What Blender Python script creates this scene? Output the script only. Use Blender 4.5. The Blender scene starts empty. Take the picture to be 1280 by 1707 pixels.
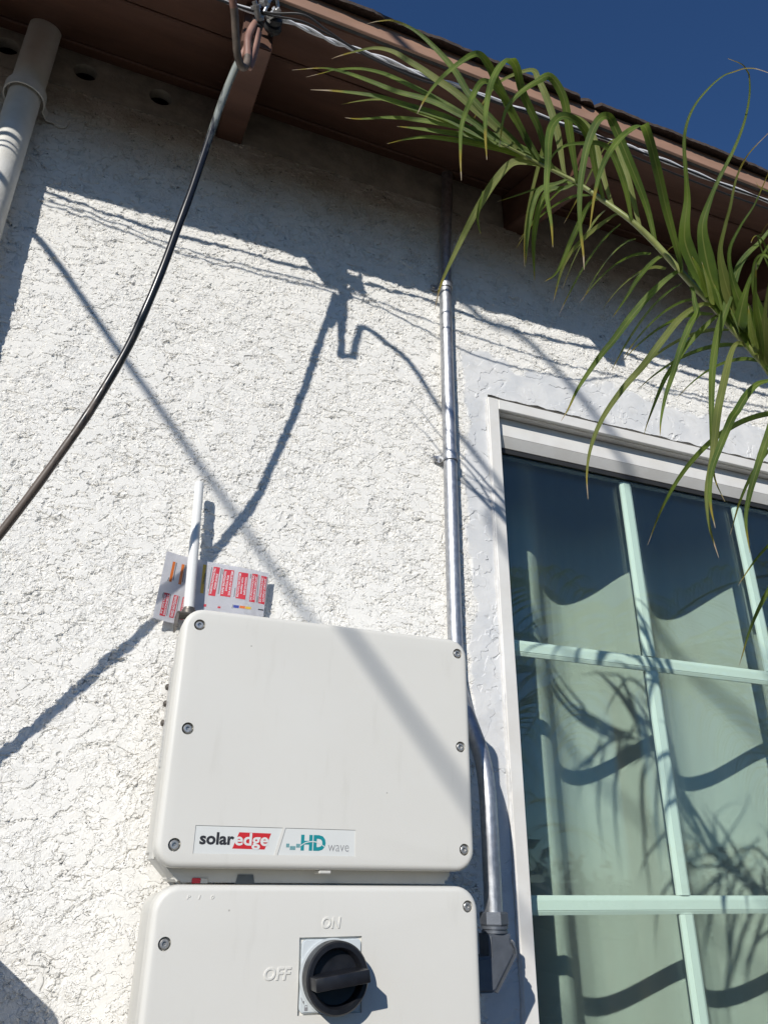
import bpy, bmesh, math, random
import numpy as np
from mathutils import Vector, Matrix, noise as mnoise

random.seed(7)
scene = bpy.context.scene
C = scene.collection
Z0 = 1.75                      # height of the inverter's centre above the ground

# ------------------------------------------------------------------ camera
cam_d = bpy.data.cameras.new('camera')
cam = bpy.data.objects.new('camera', cam_d)
C.objects.link(cam)
yaw, pit, rol = math.radians(21.2035), math.radians(25.4766), math.radians(0.5226)
f_ = Vector((math.sin(yaw)*math.cos(pit), math.cos(yaw)*math.cos(pit), math.sin(pit)))
r_ = Vector((math.cos(yaw), -math.sin(yaw), 0))
u_ = r_.cross(f_)
r2, u2 = math.cos(rol)*r_ + math.sin(rol)*u_, -math.sin(rol)*r_ + math.cos(rol)*u_
m4 = Matrix((r2, u2, -f_)).transposed().to_4x4()
m4.translation = Vector((-0.2814, -1.0571, -0.1476 + Z0))
cam.matrix_world = m4
cam_d.sensor_fit = 'HORIZONTAL'
cam_d.sensor_width = 36.0
cam_d.lens = 36.0*1282.0/1280.0
cam_d.clip_start = 0.02
cam_d.clip_end = 2000
scene.camera = cam

# ------------------------------------------------------------------ sky, sun, exposure
SUN = Vector((-0.82, -1.0, 0.645)).normalized()       # towards the sun
el, az = math.asin(SUN.z), math.atan2(SUN.x, SUN.y)
w = bpy.data.worlds.new('World')
scene.world = w
w.use_nodes = True
nt = w.node_tree
sky = nt.nodes.new('ShaderNodeTexSky')
sky.sky_type = 'NISHITA'
sky.sun_disc = False
sky.sun_elevation = el
sky.sun_rotation = az % (2*math.pi)
sky.altitude = 0
sky.air_density = 1.0
sky.dust_density = 0.0
sky.ozone_density = 10.0
bg = nt.nodes['Background']
nt.links.new(sky.outputs[0], bg.inputs[0])
bg.inputs[1].default_value = 0.105
sd = bpy.data.lights.new('sun', 'SUN')
so = bpy.data.objects.new('sun', sd)
C.objects.link(so)
sd.energy = 5.0
sd.angle = math.radians(0.53)
sd.color = (1.0, 0.962, 0.895)
so.rotation_euler = (-SUN).to_track_quat('-Z', 'Y').to_euler()
so.location = (-6, -8, 8)
vs = scene.view_settings
scene.display_settings.display_device = 'sRGB'
vs.view_transform = 'Standard'
vs.look = 'None'
vs.gamma = 1
vs.exposure = -0.2
vs.use_curve_mapping = False
scene.cycles.transparent_max_bounces = 24

# ------------------------------------------------------------------ materials
def newmat(name):
    m = bpy.data.materials.new(name)
    m.use_nodes = True
    return m, m.node_tree, m.node_tree.nodes['Principled BSDF']

def N(nt, kind, **kw):
    n = nt.nodes.new(kind)
    for k, v in kw.items():
        if k in n.inputs: n.inputs[k].default_value = v
        else: setattr(n, k, v)
    return n

def Mth(nt, op, a, b=None, c=None, clamp=False):
    n = nt.nodes.new('ShaderNodeMath'); n.operation = op; n.use_clamp = clamp
    for i, v in enumerate((a, b, c)):
        if v is None: continue
        if isinstance(v, (int, float)): n.inputs[i].default_value = v
        else: nt.links.new(v, n.inputs[i])
    return n.outputs[0]

def MR(nt, v, a, b, c=0.0, d=1.0, smooth=True):
    n = nt.nodes.new('ShaderNodeMapRange')
    if smooth: n.interpolation_type = 'SMOOTHSTEP'
    nt.links.new(v, n.inputs[0])
    for i, x in enumerate((a, b, c, d)): n.inputs[i+1].default_value = x
    return n.outputs[0]

def Mix(nt, f, a, b):
    n = nt.nodes.new('ShaderNodeMix'); n.data_type = 'RGBA'
    if isinstance(f, (int, float)): n.inputs[0].default_value = f
    else: nt.links.new(f, n.inputs[0])
    for i, v in ((6, a), (7, b)):
        if isinstance(v, tuple): n.inputs[i].default_value = (*v, 1)
        else: nt.links.new(v, n.inputs[i])
    return n.outputs[2]

def noise(nt, co, scale, detail=2.0, rough=.5, dist=0.0):
    n = N(nt, 'ShaderNodeTexNoise', Scale=scale, Detail=detail, Roughness=rough, Distortion=dist)
    nt.links.new(co, n.inputs['Vector'])
    return n.outputs['Fac']

def simple(name, col, rough=.5, metal=0.0, var=.12, vscale=30.0, bump=0.0, bscale=200.0, spec=None, col2=None, stretch=None):
    m, nt, p = newmat(name)
    tc = nt.nodes.new('ShaderNodeTexCoord').outputs['Object']
    if stretch:
        mp = nt.nodes.new('ShaderNodeMapping'); mp.inputs['Scale'].default_value = stretch
        nt.links.new(tc, mp.inputs[0]); tc = mp.outputs[0]
    f = MR(nt, noise(nt, tc, vscale, 4.0, .6), .3, .7)
    c2 = col2 if col2 else tuple(c*(1-var) for c in col)
    nt.links.new(Mix(nt, f, col, c2), p.inputs['Base Color'])
    p.inputs['Metallic'].default_value = metal
    nt.links.new(MR(nt, noise(nt, tc, vscale*1.7, 3.0), .3, .7, max(.02, rough-.06), min(1, rough+.08)), p.inputs['Roughness'])
    if spec is not None: p.inputs['Specular IOR Level'].default_value = spec
    if bump:
        b = N(nt, 'ShaderNodeBump', Strength=1.0, Distance=bump)
        nt.links.new(noise(nt, tc, bscale, 3.0, .6), b.inputs['Height'])
        nt.links.new(b.outputs[0], p.inputs['Normal'])
    return m

def stucco():
    m, nt, p = newmat('stucco')
    tc = nt.nodes.new('ShaderNodeTexCoord').outputs['Object']
    def warp(scale, amt):
        n = N(nt, 'ShaderNodeTexNoise', Scale=scale, Detail=2.0); nt.links.new(tc, n.inputs['Vector'])
        s = nt.nodes.new('ShaderNodeVectorMath'); s.operation = 'MULTIPLY_ADD'
        nt.links.new(n.outputs['Color'], s.inputs[0]); s.inputs[1].default_value = (amt,)*3
        nt.links.new(tc, s.inputs[2]); return s.outputs[0]
    w1 = warp(22, .03); w2 = warp(60, .012)
    sx = nt.nodes.new('ShaderNodeSeparateXYZ'); nt.links.new(tc, sx.inputs[0])
    X, Z = sx.outputs[0], Mth(nt, 'SUBTRACT', sx.outputs[2], Z0)
    # hand patched, smoother plaster round the window opening
    dx = Mth(nt, 'MAXIMUM', Mth(nt, 'SUBTRACT', .335, X), Mth(nt, 'SUBTRACT', X, 1.54))
    dz = Mth(nt, 'MAXIMUM', Mth(nt, 'SUBTRACT', Z, .67), Mth(nt, 'SUBTRACT', -.965, Z))
    d = Mth(nt, 'MAXIMUM', Mth(nt, 'MAXIMUM', Mth(nt, 'MULTIPLY', dx, 1.75), dz), 0.0)
    d = Mth(nt, 'ADD', d, MR(nt, noise(nt, tc, 9, 3.0, .6), .25, .75, -.035, .035, False))
    patch = MR(nt, d, .085, .10, 1.0, 0.0)
    mid = noise(nt, w1, 20, 5.0, .62)
    big = noise(nt, tc, 6, 2.0)
    thr = MR(nt, big, .35, .65, .06, -.06, False)
    plateau = MR(nt, Mth(nt, 'ADD', mid, thr), .495, .512)
    st = nt.nodes.new('ShaderNodeMapping'); st.inputs['Scale'].default_value = (.72, 1, 1.15); st.inputs['Rotation'].default_value = (0, .35, 0); nt.links.new(w2, st.inputs[0])
    mid2 = noise(nt, st.outputs[0], 46, 3.0, .55)
    mid3 = noise(nt, st.outputs[0], 88, 3.0, .6)
    plat2 = Mth(nt, 'ADD', MR(nt, mid2, .49, .508), Mth(nt, 'MULTIPLY', MR(nt, mid3, .52, .545), .55))
    vor = N(nt, 'ShaderNodeTexVoronoi', Scale=170.0); vor.feature = 'F1'
    nt.links.new(w2, vor.inputs['Vector'])
    vor.inputs['Randomness'].default_value = 1.0
    peb = Mth(nt, 'SUBTRACT', .75, vor.outputs['Distance'])
    grit = MR(nt, noise(nt, w2, 230, 3.0, .7), .42, .66)
    peb = Mth(nt, 'ADD', Mth(nt, 'MULTIPLY', peb, .8), Mth(nt, 'MULTIPLY', grit, .42))
    pebm = MR(nt, noise(nt, tc, 40, 3.0), .4, .62, .35, 1.0)
    rough_h = Mth(nt, 'MULTIPLY', Mth(nt, 'MULTIPLY', peb, pebm), MR(nt, plateau, 0, 1, 1.0, .2, False))
    # torn edges and pits left by the trowel
    sc_ = nt.nodes.new('ShaderNodeMapping'); sc_.inputs['Scale'].default_value = (.6, 1, 1.25); sc_.inputs['Rotation'].default_value = (0, .3, 0); nt.links.new(warp(20, .045), sc_.inputs[0])
    cn = noise(nt, sc_.outputs[0], 24, 2.0, .5)
    cr = MR(nt, Mth(nt, 'ABSOLUTE', Mth(nt, 'SUBTRACT', cn, .5)), .020, .036, 1.0, 0.0)
    cm = MR(nt, noise(nt, tc, 24, 3.0, .7), .515, .55)
    crack = Mth(nt, 'MULTIPLY', cr, cm)
    fine = noise(nt, tc, 480, 3.0, .65)
    h = Mth(nt, 'MULTIPLY', plateau, .0014)
    h = Mth(nt, 'ADD', h, Mth(nt, 'MULTIPLY', plat2, .0017))
    h = Mth(nt, 'ADD', h, Mth(nt, 'MULTIPLY', rough_h, .0017))
    h = Mth(nt, 'SUBTRACT', h, Mth(nt, 'MULTIPLY', crack, .0019))
    # smooth zone
    hs = Mth(nt, 'MULTIPLY', noise(nt, w1, 14, 3.0, .45), .0045)
    hs = Mth(nt, 'ADD', hs, Mth(nt, 'MULTIPLY', MR(nt, noise(nt, w1, 23, 3.0, .5), .55, .565), .0009))
    hs = Mth(nt, 'SUBTRACT', hs, Mth(nt, 'MULTIPLY', Mth(nt, 'MULTIPLY', cr, MR(nt, noise(nt, tc, 13, 2.0), .55, .6)), .0013))
    mx = nt.nodes.new('ShaderNodeMix'); nt.links.new(patch, mx.inputs[0]); nt.links.new(h, mx.inputs[2]); nt.links.new(hs, mx.inputs[3])
    h = Mth(nt, 'ADD', mx.outputs[0], Mth(nt, 'MULTIPLY', fine, .00045))
    dsp = N(nt, 'ShaderNodeDisplacement', Midlevel=0.0, Scale=1.0)
    nt.links.new(h, dsp.inputs['Height'])
    nt.links.new(dsp.outputs[0], nt.nodes['Material Output'].inputs['Displacement'])
    m.displacement_method = 'BOTH'
    col = Mix(nt, MR(nt, noise(nt, tc, 55, 4.0, .6), .35, .7), (.84, .82, .775), (.79, .775, .735))
    stain = Mth(nt, 'MULTIPLY', MR(nt, noise(nt, w1, 17, 4.0, .65), .64, .76), .22)
    col = Mix(nt, stain, col, (.62, .56, .45))
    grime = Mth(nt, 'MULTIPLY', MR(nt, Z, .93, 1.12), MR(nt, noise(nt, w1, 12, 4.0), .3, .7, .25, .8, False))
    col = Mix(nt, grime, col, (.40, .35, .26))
    pc = Mix(nt, MR(nt, noise(nt, w1, 20, 4.0, .55), .4, .65), (.70, .70, .695), (.62, .63, .64))
    col = Mix(nt, patch, col, pc)
    col = Mix(nt, Mth(nt, 'MULTIPLY', crack, .15), col, (.50, .48, .44))
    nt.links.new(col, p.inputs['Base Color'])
    p.inputs['Roughness'].default_value = .9
    p.inputs['Specular IOR Level'].default_value = .2
    return m

def glass(name, tint, ior=1.5):
    m, nt, p = newmat(name)
    nt.nodes.remove(p)
    tr = nt.nodes.new('ShaderNodeBsdfTransparent'); tr.inputs[0].default_value = (*tint, 1)
    gl = nt.nodes.new('ShaderNodeBsdfGlossy'); gl.inputs['Roughness'].default_value = 0.0
    fr = nt.nodes.new('ShaderNodeFresnel')
    geo = nt.nodes.new('ShaderNodeNewGeometry')
    nt.links.new(MR(nt, geo.outputs['Backfacing'], 0, 1, ior, 1/ior, False), fr.inputs[0])   # same reflectance on leaving the sheet
    mx = nt.nodes.new('ShaderNodeMixShader')
    nt.links.new(fr.outputs[0], mx.inputs[0]); nt.links.new(tr.outputs[0], mx.inputs[1]); nt.links.new(gl.outputs[0], mx.inputs[2])
    nt.links.new(mx.outputs[0], nt.nodes['Material Output'].inputs[0])
    return m

def galv():
    m, nt, p = newmat('galvanised_steel')
    tc = nt.nodes.new('ShaderNodeTexCoord').outputs['Object']
    mp = nt.nodes.new('ShaderNodeMapping'); mp.inputs['Scale'].default_value = (1, 1, .12); nt.links.new(tc, mp.inputs[0])
    a = noise(nt, mp.outputs[0], 420, 3.0, .6); b_ = noise(nt, tc, 110, 4.0, .6)
    nt.links.new(Mix(nt, MR(nt, b_, .35, .65), (.56, .57, .59), (.43, .44, .465)), p.inputs['Base Color'])
    p.inputs['Metallic'].default_value = .9
    nt.links.new(MR(nt, a, .3, .7, .38, .56), p.inputs['Roughness'])
    b = N(nt, 'ShaderNodeBump', Strength=.35, Distance=.0004); nt.links.new(a, b.inputs['Height']); nt.links.new(b.outputs[0], p.inputs['Normal'])
    return m

def leafmat(name, c1, c2, tip):
    m, nt, p = newmat(name)
    uv = nt.nodes.new('ShaderNodeUVMap').outputs[0]
    sx = nt.nodes.new('ShaderNodeSeparateXYZ'); nt.links.new(uv, sx.inputs[0])
    U, V = sx.outputs[0], sx.outputs[1]
    tc = nt.nodes.new('ShaderNodeTexCoord').outputs['Object']
    mp = nt.nodes.new('ShaderNodeMapping'); mp.inputs['Scale'].default_value = (60, 2.0, 1); nt.links.new(uv, mp.inputs[0])
    col = Mix(nt, MR(nt, noise(nt, tc, 25, 3.0), .35, .65), c1, c2)
    col = Mix(nt, MR(nt, noise(nt, mp.outputs[0], 1.0, 2.0), .4, .65, 0, .35), col, tuple(x*.55 for x in c1))
    rib = MR(nt, Mth(nt, 'ABSOLUTE', Mth(nt, 'SUBTRACT', U, .5)), .02, .07, .5, 0.0)
    col = Mix(nt, rib, col, (.30, .31, .09))
    vj = Mth(nt, 'ADD', V, MR(nt, noise(nt, tc, 18, 3.0), .3, .7, -.07, .07, False))
    col = Mix(nt, MR(nt, vj, .84, .92, 0, .85), col, (.30, .22, .03))
    col = Mix(nt, MR(nt, vj, .945, .985), col, tip)
    nt.links.new(col, p.inputs['Base Color'])
    p.inputs['Roughness'].default_value = .42
    p.inputs['Specular IOR Level'].default_value = .3
    b = N(nt, 'ShaderNodeBump', Strength=.5, Distance=.0006); nt.links.new(noise(nt, mp.outputs[0], 1.5, 1.0), b.inputs['Height']); nt.links.new(b.outputs[0], p.inputs['Normal'])
    tl = nt.nodes.new('ShaderNodeBsdfTranslucent'); nt.links.new(Mix(nt, .35, col, (.26, .36, .03)), tl.inputs[0])
    mx = nt.nodes.new('ShaderNodeMixShader'); mx.inputs[0].default_value = .38
    nt.links.new(p.outputs[0], mx.inputs[1]); nt.links.new(tl.outputs[0], mx.inputs[2])
    nt.links.new(mx.outputs[0], nt.nodes['Material Output'].inputs[0])
    return m

def label_stripes():
    m, nt, p = newmat('printed_side_label')
    tc = nt.nodes.new('ShaderNodeTexCoord').outputs['Object']
    sx = nt.nodes.new('ShaderNodeSeparateXYZ'); nt.links.new(tc, sx.inputs[0])
    s = Mth(nt, 'SINE', Mth(nt, 'MULTIPLY', sx.outputs[1], 1500))
    g = noise(nt, tc, 260, 2.0)
    f = Mth(nt, 'MULTIPLY', MR(nt, s, -.2, .2), MR(nt, g, .42, .5))
    nt.links.new(Mix(nt, f, (.6, .6, .58), (.18, .18, .18)), p.inputs['Base Color'])
    p.inputs['Roughness'].default_value = .4
    return m

def cover_mat():
    m, nt, p = newmat('inverter_cover')
    tc = nt.nodes.new('ShaderNodeTexCoord').outputs['Object']
    mp = nt.nodes.new('ShaderNodeMapping'); mp.inputs['Scale'].default_value = (1, 1, .16); nt.links.new(tc, mp.inputs[0])
    col = Mix(nt, MR(nt, noise(nt, tc, 7, 4.0, .6), .3, .7), (.69, .675, .625), (.665, .65, .60))
    col = Mix(nt, Mth(nt, 'MULTIPLY', MR(nt, noise(nt, mp.outputs[0], 42, 4.0, .65), .56, .72), .16), col, (.50, .48, .42))      # faint rain streaks
    v = N(nt, 'ShaderNodeTexVoronoi', Scale=26.0); nt.links.new(tc, v.inputs['Vector'])
    spk = Mth(nt, 'MULTIPLY', MR(nt, v.outputs['Distance'], .018, .034, 1, 0), MR(nt, noise(nt, tc, 11, 1.0), .5, .56))
    col = Mix(nt, Mth(nt, 'MULTIPLY', spk, .6), col, (.25, .23, .20))                                                       # specks of dirt
    nt.links.new(col, p.inputs['Base Color'])
    nt.links.new(MR(nt, noise(nt, tc, 14, 4.0, .6), .3, .7, .36, .52), p.inputs['Roughness'])
    b = N(nt, 'ShaderNodeBump', Strength=1.0, Distance=.00006); nt.links.new(noise(nt, tc, 700, 2.0), b.inputs['Height']); nt.links.new(b.outputs[0], p.inputs['Normal'])
    return m

def cable_mat():
    m, nt, p = newmat('cable_jacket')
    tc = nt.nodes.new('ShaderNodeTexCoord').outputs['Object']
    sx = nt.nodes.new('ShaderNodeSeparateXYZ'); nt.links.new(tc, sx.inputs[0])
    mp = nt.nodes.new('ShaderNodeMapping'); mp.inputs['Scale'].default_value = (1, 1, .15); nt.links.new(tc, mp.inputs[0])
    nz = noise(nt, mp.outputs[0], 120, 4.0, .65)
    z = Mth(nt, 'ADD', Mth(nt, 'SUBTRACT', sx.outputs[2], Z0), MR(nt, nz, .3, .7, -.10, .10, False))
    col = Mix(nt, MR(nt, z, .74, .90), (.016, .016, .018), (.27, .29, .26))       # paler grey towards the rafter end
    col = Mix(nt, MR(nt, z, .42, .28), col, (.115, .088, .07))                    # brown weathered jacket further down
    col = Mix(nt, MR(nt, noise(nt, mp.outputs[0], 260, 3.0), .55, .75, 0, .5), col, (.03, .028, .026))
    nt.links.new(col, p.inputs['Base Color'])
    nt.links.new(MR(nt, z, .42, .28, .27, .5), p.inputs['Roughness'])
    return m

MT = dict(
    stucco=stucco(), galv=galv(),
    board=simple('blocking_paint', (.52, .49, .42), .8, var=.35, vscale=22, bump=.002, bscale=70),
    brown=simple('brown_paint', (.135, .066, .044), .55, var=.3, vscale=18, bump=.0006, bscale=90, stretch=(.25, 1, 1)),
    fascia=simple('fascia_paint', (.35, .205, .14), .6, var=.2, vscale=25, bump=.0006, bscale=120, stretch=(.3, 1, 1)),
    shingle=simple('roofing', (.07, .05, .04), .95, var=.5, vscale=120, bump=.002, bscale=400),
    vinyl=simple('white_vinyl', (.74, .73, .70), .42, var=.1, vscale=14, bump=.0002, bscale=60, col2=(.68, .66, .62)),
    muntin=simple('white_grille', (.78, .79, .77), .4, var=.04, vscale=10),
    gasket=simple('grey_spacer', (.16, .17, .17), .4, metal=.4, vscale=40),
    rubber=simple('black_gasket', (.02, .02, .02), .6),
    cover=cover_mat(),
    casing=simple('inverter_casing', (.60, .59, .55), .5, var=.08, vscale=20, bump=.0001, bscale=500),
    white_plastic=simple('white_plastic', (.80, .80, .78), .3, var=.03),
    grey_plate=simple('grey_plate', (.60, .64, .65), .35, var=.03),
    black_plastic=simple('black_plastic', (.012, .013, .017), .38, var=.3, vscale=60),
    steel=simple('screw_steel', (.55, .54, .52), .35, metal=.7, var=.3, vscale=300),
    cast=simple('cast_aluminium', (.15, .165, .19), .5, metal=.5, var=.12, vscale=60, bump=.00015, bscale=500),
    dull=simple('dull_zinc', (.20, .18, .16), .5, metal=.7, var=.4, vscale=80),
    pipe=simple('painted_pipe', (.72, .71, .67), .5, var=.12, vscale=16, bump=.0008, bscale=60, col2=(.62, .60, .54)),
    cable=cable_mat(), sky_block_hedge=simple('sky_block_leaf', (.035, .055, .015), .6, var=.5, vscale=2),
    copper=simple('pinkish_insulation', (.36, .20, .15), .5, var=.4, vscale=70, stretch=(1, 1, .25), col2=(.20, .10, .075)),
    copper_old=simple('grey_brown_insulation', (.17, .13, .10), .6, var=.5, vscale=60),
    wire_white=simple('white_wire', (.72, .72, .74), .4, var=.15, vscale=50),
    wire_black=simple('black_wire', (.015, .014, .014), .5),
    red=simple('red_print', (.62, .04, .055), .35, var=.05), orange=simple('orange_print', (.75, .19, .03), .35, var=.05),
    yellow=simple('yellow_print', (.78, .50, .04), .35, var=.05), blue=simple('blue_print', (.05, .07, .35), .35, var=.05),
    ink=simple('black_print', (.03, .03, .035), .4), grey_ink=simple('grey_print', (.26, .26, .27), .4, var=.05),
    teal=simple('teal_print', (.012, .26, .29), .35, var=.04), logo_red=simple('logo_red', (.58, .025, .03), .35, var=.04),
    paper=simple('label_paper', (.82, .82, .86), .3, var=.03), badge=simple('badge_white', (.69, .70, .675), .35, var=.02),
    sidelabel=label_stripes(),
    caulk=simple('caulk', (.72, .71, .69), .5, var=.2, vscale=40, bump=.0008, bscale=120),
    curtain=None, leaf=leafmat('palm_leaf', (.135, .195, .03), (.06, .105, .018), (.42, .33, .24)),
    leaf_old=leafmat('palm_leaf_pale', (.20, .22, .06), (.14, .17, .04), (.40, .30, .2)),
    rachis=simple('palm_rachis', (.25, .28, .085), .4, var=.3, vscale=50, stretch=(1, 1, .3)),
    trunk=simple('palm_trunk', (.16, .12, .08), .9, var=.5, vscale=30, bump=.006, bscale=40),
    panel=simple('grey_enamel', (.40, .41, .41), .45, var=.08, vscale=20),
    concrete=simple('concrete', (.13, .11, .09), .9, var=.25, vscale=3, bump=.002, bscale=80),
    dark_room=simple('room_paint', (.22, .22, .21), .9, var=.1, vscale=3),
    soil=simple('garden_soil', (.09, .07, .05), .95, var=.4, vscale=12, bump=.01, bscale=40),
    wood_pole=simple('pole_wood', (.13, .09, .06), .9, var=.4, vscale=10, stretch=(1, 1, .1)),
)
def curtain_mat():
    m, nt, p = newmat('curtain_cloth')
    tc = nt.nodes.new('ShaderNodeTexCoord').outputs['Object']
    mp = nt.nodes.new('ShaderNodeMapping'); mp.inputs['Scale'].default_value = (1, 1, .12); nt.links.new(tc, mp.inputs[0])
    col = Mix(nt, MR(nt, noise(nt, mp.outputs[0], 22, 4.0), .3, .7), (.90, .84, .84), (.86, .79, .79))
    nt.links.new(col, p.inputs['Base Color']); p.inputs['Roughness'].default_value = .9
    tl = nt.nodes.new('ShaderNodeBsdfTranslucent'); nt.links.new(col, tl.inputs[0])
    mx = nt.nodes.new('ShaderNodeMixShader'); mx.inputs[0].default_value = .12
    nt.links.new(p.outputs[0], mx.inputs[1]); nt.links.new(tl.outputs[0], mx.inputs[2])
    nt.links.new(mx.outputs[0], nt.nodes['Material Output'].inputs[0])
    return m
MT['curtain'] = curtain_mat()
MT['glass_out'] = glass('green_tinted_glass', (.928, .990, .955))
MT['glass_in'] = glass('inner_glass', (.965, .994, .976))
MT['sleeve'] = glass('clear_sleeve', (.975, .975, .97), 1.3)

# ------------------------------------------------------------------ builders
def P(x, y, z): return Vector((x, y, z + Z0))

def base_of(o):
    return o.matrix_world.translation if o else Vector()

WL = {}
def wloc(o):
    return WL.get(o.name, Vector()) if o else Vector()

def obj(name, bm, mat, parent=None, angle=35, loc=None, label=None):
    me = bpy.data.meshes.new(name)
    off = Vector(loc) if loc is not None else wloc(parent)
    bmesh.ops.translate(bm, verts=bm.verts, vec=-off)
    bm.normal_update()
    bm.to_mesh(me); bm.free()
    for p in me.polygons: p.use_smooth = True
    me.set_sharp_from_angle(angle=math.radians(angle))
    o = bpy.data.objects.new(name, me)
    C.objects.link(o)
    mats = mat if isinstance(mat, (list, tuple)) else [mat]
    for k in mats: me.materials.append(MT[k])
    o.location = off - wloc(parent)
    if parent: o.parent = parent
    WL[o.name] = off
    if label: o['label'] = label
    return o

def thing(name, label, cat, loc, group=None):
    o = bpy.data.objects.new(name, None)
    o.empty_display_size = .05
    C.objects.link(o); o.location = loc
    WL[o.name] = Vector(loc)
    return tag(o, label, cat, group)

def tag(o, label, cat, group=None):
    o['label'] = label; o['category'] = cat
    if group: o['group'] = group
    return o

def structure(o, label=None):
    o['kind'] = 'structure'
    if label: o['label'] = label
    return o

def box(bm, x0, x1, y0, y1, z0, z1, bev=0.0, seg=2):
    r = bmesh.ops.create_cube(bm, size=1.0)
    vs_ = r['verts']
    for v in vs_:
        v.co = Vector((x0 + (v.co.x+.5)*(x1-x0), y0 + (v.co.y+.5)*(y1-y0), z0 + Z0 + (v.co.z+.5)*(z1-z0)))
    if bev:
        es = list({e for v in vs_ for e in v.link_edges})
        bmesh.ops.bevel(bm, geom=es, offset=bev, segments=seg, affect='EDGES', profile=.5)

def catmull(pts, n):
    pts = [Vector(p) for p in pts]
    if len(pts) < 3: 
        return [pts[0].lerp(pts[-1], i/(n*(len(pts)-1))) for i in range(n*(len(pts)-1)+1)]
    out = []
    q = [pts[0]*2-pts[1]] + pts + [pts[-1]*2-pts[-2]]
    for i in range(1, len(q)-2):
        a, b, c, d = q[i-1:i+3]
        for k in range(n):
            t = k/n
            out.append(.5*((2*b) + (c-a)*t + (2*a-5*b+4*c-d)*t*t + (3*b-a-3*c+d)*t**3))
    out.append(pts[-1])
    return out

def tube(bm, path, rad, seg=12, cap=True, mi=None):
    path = [Vector(p) for p in path]
    n = len(path)
    rs = rad if isinstance(rad, (list, tuple)) else [rad]*n
    T = [(path[min(i+1, n-1)] - path[max(i-1, 0)]).normalized() for i in range(n)]
    a = Vector((0, 0, 1)) if abs(T[0].z) < .9 else Vector((1, 0, 0))
    u = T[0].cross(a).normalized()
    rings = []
    for i in range(n):
        u = (u - T[i]*u.dot(T[i])).normalized()
        v = T[i].cross(u)
        rings.append([bm.verts.new(path[i] + rs[i]*(math.cos(k*2*math.pi/seg)*u + math.sin(k*2*math.pi/seg)*v)) for k in range(seg)])
    for i in range(n-1):
        for k in range(seg):
            f = bm.faces.new((rings[i][k], rings[i][(k+1) % seg], rings[i+1][(k+1) % seg], rings[i+1][k]))
            if mi: f.material_index = mi[min(i, len(mi)-1)]
    if cap:
        bm.faces.new(rings[0][::-1]); f = bm.faces.new(rings[-1])
        if mi: f.material_index = mi[-1]
    return rings

def lathe(bm, origin, axis, prof, seg=20):
    """prof: list of (distance along axis, radius)"""
    ax = Vector(axis).normalized()
    a = Vector((0, 0, 1)) if abs(ax.z) < .9 else Vector((1, 0, 0))
    u = ax.cross(a).normalized(); v = ax.cross(u)
    prev = None
    for d, r in prof:
        if r <= 1e-7:
            ring = [bm.verts.new(origin + ax*d)]
        else:
            ring = [bm.verts.new(origin + ax*d + r*(math.cos(k*2*math.pi/seg)*u + math.sin(k*2*math.pi/seg)*v)) for k in range(seg)]
        if prev:
            for k in range(seg):
                if len(prev) == 1: bm.faces.new((prev[0], ring[k], ring[(k+1) % seg]))
                elif len(ring) == 1: bm.faces.new((prev[k], prev[(k+1) % seg], ring[0]))
                else: bm.faces.new((prev[k], prev[(k+1) % seg], ring[(k+1) % seg], ring[k]))
        prev = ring
    bmesh.ops.recalc_face_normals(bm, faces=bm.faces)

def rrect(x0, x1, z0, z1, r, n=6):
    out = []
    for cx, cz, a0 in ((x1-r, z1-r, 0), (x0+r, z1-r, 90), (x0+r, z0+r, 180), (x1-r, z0+r, 270)):
        for k in range(n+1):
            a = math.radians(a0 + 90*k/n)
            out.append((cx + r*math.cos(a), cz + r*math.sin(a)))
    return out

def circle(cx, cz, r, n=20):
    return [(cx + r*math.cos(2*math.pi*k/n), cz + r*math.sin(2*math.pi*k/n)) for k in range(n)]

def prism(bm, poly, y0, y1):
    """poly in (x, z), extruded from y0 (front) to y1"""
    a = [bm.verts.new(P(x, y0, z)) for x, z in poly]
    b = [bm.verts.new(P(x, y1, z)) for x, z in poly]
    bm.faces.new(a); bm.faces.new(b[::-1])
    n = len(a)
    for i in range(n): bm.faces.new((a[i], b[i], b[(i+1) % n], a[(i+1) % n]))
    bmesh.ops.recalc_face_normals(bm, faces=bm.faces)

def prism_x(bm, poly, x0, x1):
    """poly in (y, z), extruded along x"""
    a = [bm.verts.new(P(x0, y, z)) for y, z in poly]
    b = [bm.verts.new(P(x1, y, z)) for y, z in poly]
    bm.faces.new(a); bm.faces.new(b[::-1])
    n = len(a)
    for i in range(n): bm.faces.new((a[i], b[i], b[(i+1) % n], a[(i+1) % n]))
    bmesh.ops.recalc_face_normals(bm, faces=bm.faces)

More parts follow.
